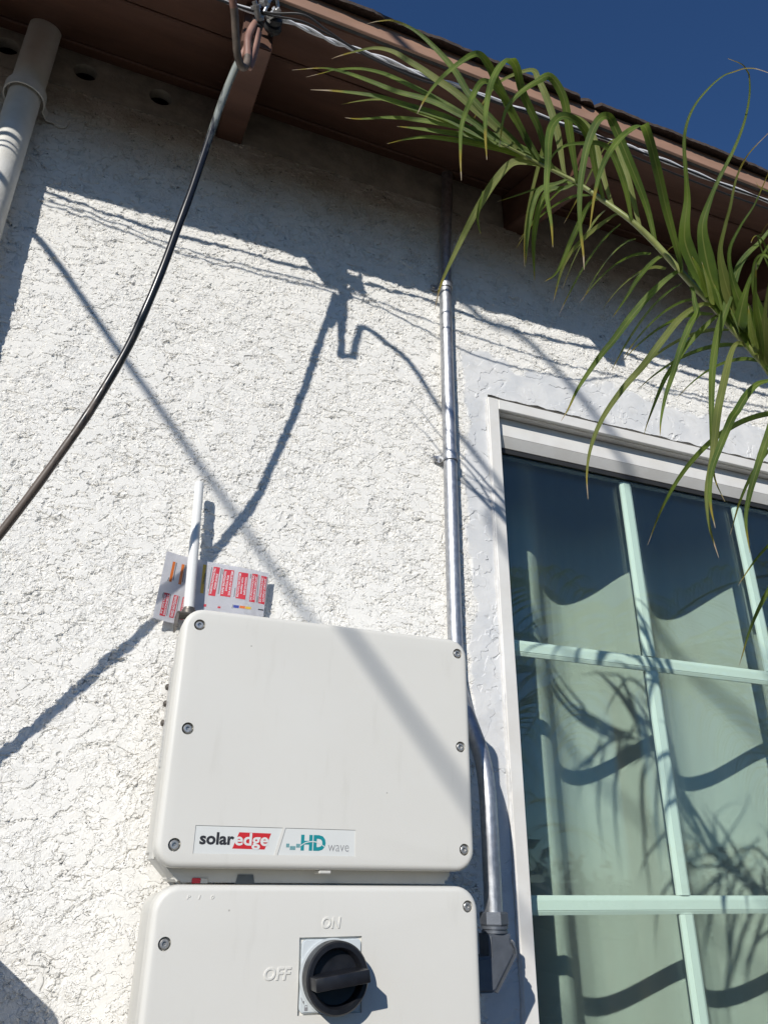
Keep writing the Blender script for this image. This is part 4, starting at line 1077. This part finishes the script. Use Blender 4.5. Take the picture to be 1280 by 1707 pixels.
RACHIS_A = [[0.0725,-0.5222,0.6295],[0.1011,-0.5264,0.6158],[0.1297,-0.5308,0.6027],[0.1557,-0.5383,0.5862],[0.1796,-0.5468,0.5614],[0.2074,-0.5581,0.5276],[0.2301,-0.561,0.5044],[0.2517,-0.5624,0.479],[0.2724,-0.5635,0.4539],[0.2946,-0.5656,0.4296],[0.3097,-0.5667,0.4085],[0.3283,-0.5677,0.3846],[0.3464,-0.5692,0.3622],[0.3682,-0.5695,0.3348]]
LEAVES_A = [
[0.0091,10,[[0.0948,-0.5271,0.6221],[0.0861,-0.5274,0.6335],[0.059,-0.5255,0.6582],[0.0294,-0.5246,0.6891],[0.0107,-0.5266,0.7194],[-0.009,-0.5253,0.7455],[-0.0362,-0.5217,0.7741],[-0.0618,-0.5131,0.7932],[-0.0782,-0.5015,0.8007],[-0.0898,-0.49,0.8059]]],
[0.0105,-15,[[0.0876,-0.5259,0.6252],[0.0681,-0.5245,0.643],[0.0431,-0.5218,0.6672],[0.0145,-0.518,0.6949],[-0.0061,-0.5119,0.7148],[-0.0215,-0.5058,0.7327],[-0.0385,-0.4985,0.7516],[-0.0556,-0.4904,0.7707],[-0.0751,-0.4778,0.7843],[-0.095,-0.4605,0.7906],[-0.1103,-0.4441,0.7966],[-0.1168,-0.4315,0.8049]]],
[0.0084,20,[[0.0793,-0.524,0.6276],[0.0599,-0.5173,0.6396],[0.0402,-0.5117,0.6625],[0.008,-0.5003,0.689],[-0.0137,-0.4875,0.7093],[-0.0418,-0.4704,0.7297],[-0.0694,-0.4541,0.755],[-0.0924,-0.4376,0.7795],[-0.1121,-0.42,0.8023],[-0.1264,-0.4014,0.8219],[-0.1556,-0.3744,0.8388]]],
[0.0077,-20,[[0.083,-0.5244,0.6258],[0.0747,-0.5189,0.6344],[0.0559,-0.5119,0.6593],[0.0233,-0.4999,0.6919],[-0.0068,-0.4853,0.7233],[-0.0337,-0.4691,0.754],[-0.0537,-0.452,0.7823],[-0.077,-0.4303,0.8081],[-0.1019,-0.4036,0.8292],[-0.113,-0.3797,0.8487],[-0.1308,-0.3514,0.868]]],
[0.0105,25,[[0.0925,-0.5252,0.6201],[0.0819,-0.5197,0.6286],[0.0496,-0.5079,0.6508],[0.0175,-0.4954,0.6773],[-0.0019,-0.4817,0.697],[-0.0315,-0.4637,0.7201],[-0.0618,-0.4443,0.745],[-0.1041,-0.4172,0.7674],[-0.1326,-0.3926,0.7872]]],
[0.0077,-10,[[0.0796,-0.5234,0.6264],[0.0693,-0.5145,0.6369],[0.0246,-0.4958,0.6709],[-0.0123,-0.4734,0.7027],[-0.0361,-0.452,0.7351],[-0.0486,-0.4293,0.764],[-0.0656,-0.3998,0.7899],[-0.0823,-0.3672,0.8155]]],
[0.0098,20,[[0.1252,-0.5325,0.6096],[0.1149,-0.528,0.6218],[0.0888,-0.5168,0.6442],[0.0637,-0.5021,0.6661],[0.0315,-0.482,0.6887],[-0.0007,-0.459,0.7107],[-0.0335,-0.4332,0.732],[-0.0665,-0.4034,0.7498],[-0.0804,-0.3814,0.7722]]],
[0.0119,0,[[0.1255,-0.5317,0.6077],[0.1158,-0.5262,0.6188],[0.0787,-0.5117,0.6453],[0.0398,-0.4898,0.6665],[-0.0031,-0.4636,0.6885],[-0.0297,-0.4403,0.7094]]],
[0.0098,15,[[0.1307,-0.532,0.6038],[0.1239,-0.5264,0.6143],[0.0806,-0.5078,0.6398],[0.042,-0.485,0.662],[0.0071,-0.4598,0.6835],[-0.0123,-0.4351,0.7003],[-0.0298,-0.4076,0.7152]]],
[0.0119,-20,[[0.1426,-0.5348,0.595],[0.129,-0.5309,0.6062],[0.1081,-0.5238,0.6128],[0.0882,-0.514,0.6148],[0.075,-0.4977,0.6003],[0.0661,-0.481,0.5826],[0.0578,-0.4624,0.5616],[0.0479,-0.4375,0.5302],[0.0397,-0.4129,0.4989],[0.0393,-0.3944,0.4743]]],
[0.0042,30,[[0.0586,-0.4915,0.5799],[0.0593,-0.4817,0.5689],[0.0618,-0.4701,0.5602],[0.0695,-0.4594,0.5541],[0.0766,-0.4508,0.5563]]],
[0.0105,15,[[0.119,-0.5291,0.6077],[0.1041,-0.5348,0.6198],[0.0717,-0.5469,0.6492],[0.0446,-0.5608,0.6724],[0.0265,-0.5725,0.68],[0.0098,-0.5807,0.676],[-0.0075,-0.5824,0.656],[-0.0321,-0.576,0.6226],[-0.0499,-0.5727,0.5874],[-0.0616,-0.5739,0.5534]]],
[0.0105,-15,[[0.1329,-0.5318,0.6009],[0.1183,-0.5384,0.6116],[0.0992,-0.5549,0.6314],[0.0695,-0.5725,0.6537],[0.0512,-0.5911,0.6627],[0.0337,-0.6028,0.6521],[0.0185,-0.6095,0.6252],[0.0036,-0.6117,0.5844],[-0.0061,-0.6147,0.5374],[-0.0128,-0.6211,0.4905],[-0.0184,-0.6298,0.444]]],
[0.0098,25,[[0.146,-0.5354,0.592],[0.1438,-0.5341,0.6013],[0.1332,-0.5446,0.6488],[0.1209,-0.55,0.6918],[0.1102,-0.5508,0.7256],[0.106,-0.5462,0.7471],[0.0902,-0.5281,0.754],[0.079,-0.5081,0.7563],[0.0701,-0.4815,0.7464],[0.0668,-0.456,0.7367]]],
[0.0084,-25,[[0.1119,-0.528,0.6108],[0.0925,-0.5374,0.6275],[0.0641,-0.5528,0.649],[0.0407,-0.5657,0.6531],[0.0172,-0.5747,0.6425],[0.0013,-0.5758,0.6045],[-0.0122,-0.5762,0.5578],[-0.0181,-0.5806,0.5079],[-0.0229,-0.5885,0.4596]]],
[0.0105,20,[[0.157,-0.5386,0.5845],[0.1538,-0.5427,0.586],[0.1363,-0.5623,0.6243],[0.1186,-0.5815,0.6565],[0.0971,-0.5909,0.6712],[0.079,-0.5911,0.656],[0.0559,-0.5856,0.6301],[0.0388,-0.5803,0.5973],[0.0329,-0.5728,0.5492]]],
[0.0103,-15,[[0.1823,-0.5481,0.5583],[0.1776,-0.5535,0.5593],[0.1625,-0.5656,0.5754],[0.1441,-0.5837,0.5978],[0.125,-0.594,0.6023],[0.1003,-0.5996,0.5972],[0.0821,-0.6021,0.572],[0.0706,-0.6069,0.5369],[0.0621,-0.6132,0.4982],[0.0538,-0.6159,0.4483],[0.05,-0.6225,0.3993],[0.041,-0.6327,0.3575]]],
[0.0089,25,[[0.1964,-0.5535,0.5407],[0.1923,-0.5502,0.5535],[0.1821,-0.5542,0.5962],[0.1737,-0.5587,0.6404],[0.1707,-0.5547,0.6657],[0.1645,-0.5449,0.6902],[0.1572,-0.5309,0.7059],[0.1522,-0.5105,0.7094],[0.152,-0.4763,0.6788],[0.1561,-0.4307,0.625],[0.1712,-0.3963,0.587]]],
[0.0108,-10,[[0.2365,-0.5603,0.4949],[0.2182,-0.5752,0.5339],[0.1919,-0.5892,0.5726],[0.1672,-0.6008,0.6092],[0.1531,-0.6065,0.6135],[0.1399,-0.6051,0.6011],[0.129,-0.5974,0.57],[0.1213,-0.5937,0.5367],[0.1149,-0.5908,0.4996],[0.1113,-0.5884,0.4558],[0.1087,-0.5904,0.4145],[0.1019,-0.5965,0.3842]]],
[0.0107,15,[[0.2605,-0.5619,0.4667],[0.2586,-0.5683,0.4609],[0.2442,-0.5814,0.4672],[0.2139,-0.6051,0.5024],[0.1862,-0.6291,0.5264],[0.1586,-0.6513,0.5402],[0.1377,-0.6642,0.5228],[0.1103,-0.6646,0.4928],[0.0876,-0.6634,0.4538],[0.0689,-0.6662,0.4065],[0.053,-0.6689,0.3485]]],
[0.0075,-20,[[0.2108,-0.5582,0.5234],[0.2053,-0.5625,0.5268],[0.1899,-0.577,0.5549],[0.1686,-0.5882,0.5835],[0.1505,-0.5906,0.5877],[0.1305,-0.5883,0.5812],[0.1095,-0.5873,0.5702],[0.0916,-0.587,0.5501],[0.0785,-0.5875,0.5201]]],
[0.0081,20,[[0.2203,-0.5599,0.5145],[0.2232,-0.5551,0.5214],[0.2098,-0.5633,0.588],[0.2061,-0.5601,0.6374],[0.2099,-0.5487,0.6688],[0.2132,-0.5157,0.6738],[0.2185,-0.4758,0.6675],[0.2194,-0.4276,0.6525]]],
[0.0091,10,[[0.1559,-0.5378,0.5849],[0.1464,-0.5273,0.5836],[0.133,-0.5146,0.5861],[0.1291,-0.4976,0.5706],[0.1334,-0.4757,0.542],[0.1459,-0.4523,0.5067]]],
[0.0084,-20,[[0.1463,-0.5348,0.5908],[0.1379,-0.5276,0.5875],[0.1192,-0.515,0.5799],[0.1149,-0.4961,0.5461],[0.1193,-0.4737,0.4989]]],
[0.0083,15,[[0.1797,-0.5465,0.5607],[0.1749,-0.5334,0.5634],[0.1725,-0.5012,0.543],[0.1705,-0.4662,0.5183],[0.1653,-0.4424,0.519]]],
[0.0075,-15,[[0.1992,-0.5545,0.5371],[0.1967,-0.5423,0.5432],[0.1837,-0.5038,0.5397],[0.1789,-0.4689,0.529],[0.1853,-0.4301,0.5027]]],
[0.0042,0,[[0.1705,-0.5441,0.5718],[0.1663,-0.5366,0.5823],[0.1523,-0.5215,0.6027],[0.133,-0.4969,0.6097],[0.1201,-0.4746,0.6166],[0.1038,-0.4486,0.6244]]],
[0.0067,10,[[0.2515,-0.5629,0.4802],[0.2439,-0.5582,0.4861],[0.2369,-0.5458,0.4819],[0.2302,-0.5289,0.4709],[0.2272,-0.5115,0.459],[0.2232,-0.4888,0.4467]]],
[0.01,-10,[[0.2648,-0.5627,0.4624],[0.2595,-0.563,0.4653],[0.2494,-0.5563,0.4581],[0.2355,-0.5437,0.4432],[0.2189,-0.5262,0.4203],[0.2051,-0.5045,0.3958],[0.1944,-0.4921,0.3799],[0.1791,-0.469,0.3501],[0.1697,-0.4589,0.3261],[0.1607,-0.4545,0.3093]]],
[0.0092,15,[[0.304,-0.5655,0.4151],[0.296,-0.5671,0.4218],[0.2838,-0.5669,0.4236],[0.2688,-0.5617,0.4156],[0.2541,-0.555,0.4018],[0.2382,-0.5437,0.3788],[0.2196,-0.5284,0.3497],[0.2008,-0.5146,0.325],[0.1843,-0.495,0.2948],[0.1732,-0.4842,0.2631],[0.1669,-0.4802,0.2317],[0.1637,-0.4814,0.2014]]],
[0.0073,-20,[[0.3081,-0.5661,0.41],[0.303,-0.5659,0.4158],[0.2926,-0.553,0.4061],[0.2793,-0.535,0.3883],[0.2706,-0.5198,0.3696],[0.2634,-0.5074,0.3529],[0.2563,-0.4841,0.3168],[0.2536,-0.476,0.3008]]],
[0.008,25,[[0.2739,-0.5631,0.4513],[0.2739,-0.5639,0.4412],[0.2716,-0.5647,0.425],[0.269,-0.5672,0.406],[0.2571,-0.5666,0.3885],[0.2443,-0.5608,0.3596],[0.2323,-0.5554,0.3266],[0.2191,-0.5525,0.296],[0.2077,-0.5526,0.2651],[0.1972,-0.5583,0.2397]]],
[0.0097,10,[[0.3301,-0.6316,0.4918],[0.3219,-0.6195,0.4784],[0.3135,-0.6105,0.4691],[0.3063,-0.6014,0.4559],[0.3021,-0.5911,0.4355],[0.2978,-0.5806,0.4135],[0.2934,-0.5672,0.3868],[0.292,-0.5528,0.3531],[0.2933,-0.541,0.3187],[0.2933,-0.5355,0.2955],[0.2962,-0.5241,0.2578],[0.2983,-0.5198,0.2317],[0.3045,-0.5208,0.2072]]],
[0.0092,-20,[[0.3333,-0.5677,0.3779],[0.3245,-0.5676,0.3815],[0.3152,-0.5667,0.3777],[0.3077,-0.5632,0.3624],[0.3012,-0.556,0.3363],[0.2942,-0.5492,0.3089],[0.2873,-0.5475,0.287],[0.282,-0.538,0.2474],[0.2742,-0.5287,0.2088],[0.2725,-0.5254,0.1698],[0.2727,-0.5292,0.1363]]],
[0.0097,15,[[0.3619,-0.5697,0.3432],[0.3511,-0.5669,0.3398],[0.3366,-0.5651,0.333],[0.3217,-0.5617,0.3179],[0.3065,-0.557,0.2957],[0.2927,-0.5605,0.2807],[0.2769,-0.5538,0.2484],[0.2619,-0.5499,0.2164],[0.2521,-0.5513,0.1809],[0.2437,-0.5595,0.1506]]],
[0.0091,10,[[0.3717,-0.5694,0.3319],[0.3639,-0.5558,0.3076],[0.3565,-0.5433,0.2792],[0.3479,-0.5319,0.2502],[0.3393,-0.5207,0.218],[0.3329,-0.5162,0.1909],[0.332,-0.5139,0.1566]]],
[0.0067,20,[[0.2819,-0.5644,0.4434],[0.2781,-0.5588,0.4487],[0.2784,-0.5619,0.4728],[0.2779,-0.5619,0.4979],[0.2763,-0.5552,0.5174],[0.2776,-0.5421,0.5258],[0.2825,-0.5284,0.5317]]],
[0.0066,10,[[0.2975,-0.5661,0.4259],[0.2817,-0.5778,0.4179],[0.2516,-0.6036,0.4117],[0.2132,-0.635,0.3998]]],
[0.0059,-10,[[0.3066,-0.5667,0.4133],[0.29,-0.5803,0.4095],[0.2618,-0.604,0.3973],[0.2262,-0.6326,0.3772]]],
[0.0066,20,[[0.2904,-0.5647,0.4332],[0.2785,-0.5761,0.429],[0.2504,-0.5982,0.4318],[0.2178,-0.621,0.4207]]],
[0.0059,0,[[0.3253,-0.5673,0.3881],[0.3072,-0.581,0.386],[0.2773,-0.6035,0.3735],[0.2403,-0.6322,0.3544]]],
[0.0078,15,[[0.3404,-0.5687,0.3697],[0.3254,-0.5822,0.3627],[0.2916,-0.6089,0.3621],[0.253,-0.6421,0.3523]]],
[0.0078,-15,[[0.3463,-0.5694,0.3628],[0.3381,-0.5787,0.3636],[0.3168,-0.5982,0.3777],[0.292,-0.6202,0.3872],[0.2661,-0.6519,0.4028]]]]
LEAVES_B = [
[0.0134,5,[[0.3148,-0.5668,0.4017],[0.2921,-0.5724,0.4276],[0.2695,-0.5788,0.4528],[0.2508,-0.5876,0.4786],[0.2443,-0.597,0.4951],[0.2403,-0.6107,0.5173],[0.2323,-0.623,0.539],[0.2224,-0.6378,0.5663],[0.2192,-0.6503,0.5834],[0.2219,-0.664,0.5976],[0.2308,-0.6796,0.6103],[0.2382,-0.691,0.6153],[0.244,-0.6988,0.6139],[0.2496,-0.7064,0.6118],[0.2567,-0.7131,0.6064],[0.2666,-0.7191,0.5968]]],
[0.0141,-10,[[0.3271,-0.5675,0.386],[0.3055,-0.5743,0.4137],[0.2844,-0.5824,0.4421],[0.2697,-0.5938,0.4708],[0.261,-0.605,0.4938],[0.2616,-0.6188,0.5139],[0.2655,-0.6346,0.535],[0.2732,-0.6552,0.5618],[0.2762,-0.6722,0.5845],[0.2743,-0.6866,0.6055],[0.2681,-0.6969,0.6212],[0.2617,-0.7004,0.6233],[0.2528,-0.703,0.6251],[0.2353,-0.7021,0.626]]],
[0.0128,10,[[0.338,-0.5684,0.3724],[0.3154,-0.5792,0.4048],[0.2946,-0.59,0.4308],[0.2773,-0.6053,0.4596],[0.2725,-0.623,0.4809],[0.2686,-0.6373,0.4927],[0.263,-0.6544,0.5092],[0.2603,-0.67,0.5187],[0.2592,-0.6836,0.5214],[0.2648,-0.7028,0.5283]]],
[0.0128,-5,[[0.3513,-0.5694,0.3563],[0.3247,-0.5829,0.3967],[0.2998,-0.5952,0.4282],[0.2834,-0.611,0.4567],[0.2837,-0.6297,0.4753],[0.2876,-0.6484,0.4891],[0.2862,-0.6644,0.4994],[0.283,-0.6795,0.5074]]],
[0.0077,0,[[0.3594,-0.6334,0.4665],[0.3369,-0.6455,0.5072],[0.3258,-0.6484,0.5213],[0.3184,-0.6477,0.5255],[0.309,-0.6462,0.5298],[0.3043,-0.6469,0.5347]]],
[0.0154,10,[[0.3417,-0.5686,0.3677],[0.3214,-0.5775,0.3956],[0.3133,-0.5787,0.3948],[0.3091,-0.5905,0.4093],[0.3071,-0.6065,0.428],[0.308,-0.6215,0.4408],[0.3104,-0.6388,0.4552],[0.3157,-0.6609,0.4751]]],
[0.0128,-15,[[0.3557,-0.5696,0.351],[0.343,-0.5757,0.3601],[0.3316,-0.5895,0.373],[0.3181,-0.6098,0.3935],[0.3063,-0.6304,0.4077],[0.2937,-0.6531,0.4219]]],
[0.0128,15,[[0.3588,-0.5696,0.3471],[0.3465,-0.5753,0.3614],[0.3317,-0.5921,0.3939],[0.3123,-0.6074,0.4236],[0.3038,-0.6225,0.4421],[0.3039,-0.6334,0.4433],[0.3069,-0.6391,0.4303],[0.3217,-0.6435,0.4035]]],
[0.009,0,[[0.3669,-0.5697,0.3367],[0.346,-0.6015,0.4053],[0.3308,-0.6219,0.4394],[0.3086,-0.6345,0.4585],[0.2925,-0.6412,0.4573],[0.2797,-0.646,0.4462],[0.2678,-0.6505,0.4305]]],
[0.009,0,[[0.3971,-0.5674,0.3087],[0.3545,-0.6054,0.4049],[0.3099,-0.6284,0.4648],[0.303,-0.6392,0.4665],[0.2963,-0.6502,0.4641],[0.2918,-0.6634,0.4601]]]]

# ================================================================== PALMS
def leaflet(bm, pts, w, roll, uvl, prof=None, n=5):
    q = catmull([P(*c) for c in pts], n)
    m = len(q)
    cum = [0]
    for a, b in zip(q[:-1], q[1:]): cum.append(cum[-1] + (b-a).length)
    L = cum[-1]
    eye = cam.matrix_world.translation
    rows = []
    side = None
    for i, p in enumerate(q):
        t = (q[min(i+1, m-1)] - q[max(i-1, 0)]).normalized()
        if side is None:
            side = t.cross(((eye-p).normalized() + SUN*.9).normalized())
            side.rotate(Matrix.Rotation(math.radians(roll), 3, t))
        side = (side - t*side.dot(t))
        want = t.cross(((eye-p).normalized() + SUN*.9).normalized())
        if want.dot(side) < 0: want = -want
        side = (side.normalized()*.6 + want*.4).normalized()
        nrm = side.cross(t).normalized()
        s = cum[i]/L
        ww = w*.42*min(1.0, .42 + 2.6*s)*(1 - max(0, (s-.38)/.62)**1.4*.95)
        if prof: ww = w*.55*((.40+.60*math.sin(min(1, s/.31)*math.pi/2)) if s < .31 else (1 - .70*((s-.31)/.2)**.8 if s < .51 else .30*(1-(s-.51)/.49*.85)))
        rows.append((bm.verts.new(p - side*ww + nrm*ww*.30), bm.verts.new(p - nrm*ww*.12), bm.verts.new(p + side*ww + nrm*ww*.30), s))
    for A, B in zip(rows[:-1], rows[1:]):
        for k in (0, 1):
            f = bm.faces.new((A[k], A[k+1], B[k+1], B[k]))
            for l, (uu, vv) in zip(f.loops, ((k*.5, A[3]), (k*.5+.5, A[3]), (k*.5+.5, B[3]), (k*.5, B[3]))): l[uvl].uv = (uu, vv)

palm = thing('palm_tree', 'young palm with long narrow green leaflets arching across the upper right', 'palm', P(1.06, -.66, -Z0))
crown = Vector((1.04, -.66, -.25))
bm = bmesh.new()
tp = [P(1.06, -.66, -Z0), P(1.07, -.66, -1.2), P(1.05, -.66, -.7), P(1.04, -.66, -.28)]
tube(bm, catmull(tp, 10), [.055 - .02*i/30 + (.004 if i % 3 == 0 else 0) for i in range(31)], 16)
obj('trunk', bm, 'trunk', palm, 60)
def frond(rach, leaves, mat, ext, rr, slim):
    path = catmull([P(*c) for c in rach + ext], 5)
    m = len(path)
    bm = bmesh.new(); tube(bm, path, [rr*(.35 + .65*min(1, i/(m*.35))) for i in range(m)], 10)
    fr = obj('frond', bm, 'rachis', palm, 60)
    for k, (w_, roll, pts) in enumerate(leaves):
        bm = bmesh.new(); uvl = bm.loops.layers.uv.new('UVMap')
        leaflet(bm, pts, w_, roll, uvl, k >= slim)
        obj('leaflet', bm, mat if k % 4 else 'leaf_old', fr, 80)
    return fr
rl = random.Random(21)
LOW = []
for k in range(26):                       # leaflets of the lower frond, mostly right of the picture
    t = k/25
    b_ = Vector((.385, -.572, .315)).lerp(Vector((.80, -.635, -.10)), t)
    sg = 1 if k % 2 else -1
    d_ = Vector((rl.uniform(-.15, .45), sg*rl.uniform(.5, 1.0), rl.uniform(.35, .8))).normalized()
    pts_, a_ = [], b_.copy()
    for j in range(7):
        pts_.append(tuple(a_)); a_ = a_ + d_*.052; d_ = (d_ + Vector((-.02, 0, -.36))).normalized()
    LOW.append((.010, rl.uniform(-30, 30), pts_))
for k in range(13):                       # far-side leaflets towards the wall, added to thicken the frond's curtain shadow
    b_ = Vector(RACHIS_A[3]).lerp(Vector(RACHIS_A[12]), k/12)
    d_ = Vector((rl.uniform(.1, .4), rl.uniform(.55, .85), rl.uniform(.45, .75))).normalized()
    pts_, a_ = [], b_.copy()
    for j in range(7):
        pts_.append(tuple(a_)); a_ = a_ + d_*.036; d_ = (d_ + Vector((-.02, .02, -.13))).normalized()
    LOW.append((.009, rl.uniform(-30, 30), pts_))
frond(RACHIS_A, LOW + LEAVES_A + LEAVES_B, 'leaf', [[.46, -.585, .23], [.66, -.615, .02], [.88, -.645, -.17], [1.03, -.66, -.27]], .0034, len(LOW) + len(LEAVES_A))

def auto_frond(parent, base, dirv, length, droop, nl, wl, seed, mat='leaf'):
    rnd = random.Random(seed)
    pts = []
    p, d = Vector(base), Vector(dirv).normalized()
    st = length/14
    for i in range(15):
        pts.append(p.copy()); p = p + d*st; d = (d + Vector((0, 0, -droop/14))).normalized()
    bm = bmesh.new(); uvl = bm.loops.layers.uv.new('UVMap')
    path = catmull([P(*c) for c in pts], 3); m = len(path)
    tube(bm, path, [.011*(1-.8*i/m) for i in range(m)], 6)
    for f in bm.faces:
        for l in f.loops: l[uvl].uv = (.2, .3)
    for k in range(nl):
        s = .12 + .86*k/nl
        i = min(int(s*14), 13); q = pts[i].lerp(pts[i+1], s*14-i); t = (pts[i+1]-pts[i]).normalized()
        sd = t.cross(Vector((0, 0, 1))).normalized()
        for sg in (-1, 1):
            ln = wl*(.55 + .45*math.sin(math.pi*min(1, s*1.05)))*rnd.uniform(.85, 1.1)
            d0 = (sd*sg*.8 + t*.65 + Vector((0, 0, rnd.uniform(.15, .5)))).normalized()
            lpts = []
            a = q.copy(); dd = d0.copy()
            for j in range(6):
                lpts.append(tuple(a)); a = a + dd*ln/5; dd = (dd + Vector((0, 0, -.42))).normalized()
            leaflet(bm, lpts, .022, rnd.uniform(-40, 40), uvl, n=2)
    o = obj('frond', bm, [mat], parent, 80)
    return o
# taller palm standing behind the viewer, mirrored in the window glass
big = thing('palm_tree', 'tall garden palm behind the viewer, mirrored in the window glass', 'palm', Vector((3.0, -3.0, 0)))
bm = bmesh.new(); tube(bm, [Vector((3.0, -3.0, 0)), Vector((3.02, -3.0, 1.4)), Vector((3.0, -3.0, 2.7))], [.12, .09, .08], 14); obj('trunk', bm, 'trunk', big, 60)
for k in range(13):
    a = k*2*math.pi/13 + .3
    elv = (.5, .9, 1.4)[k % 3]
    auto_frond(big, (3.0, -3.0, .93), (math.cos(a), math.sin(a), elv), 1.9, 2.0, 26, .55, k+5)
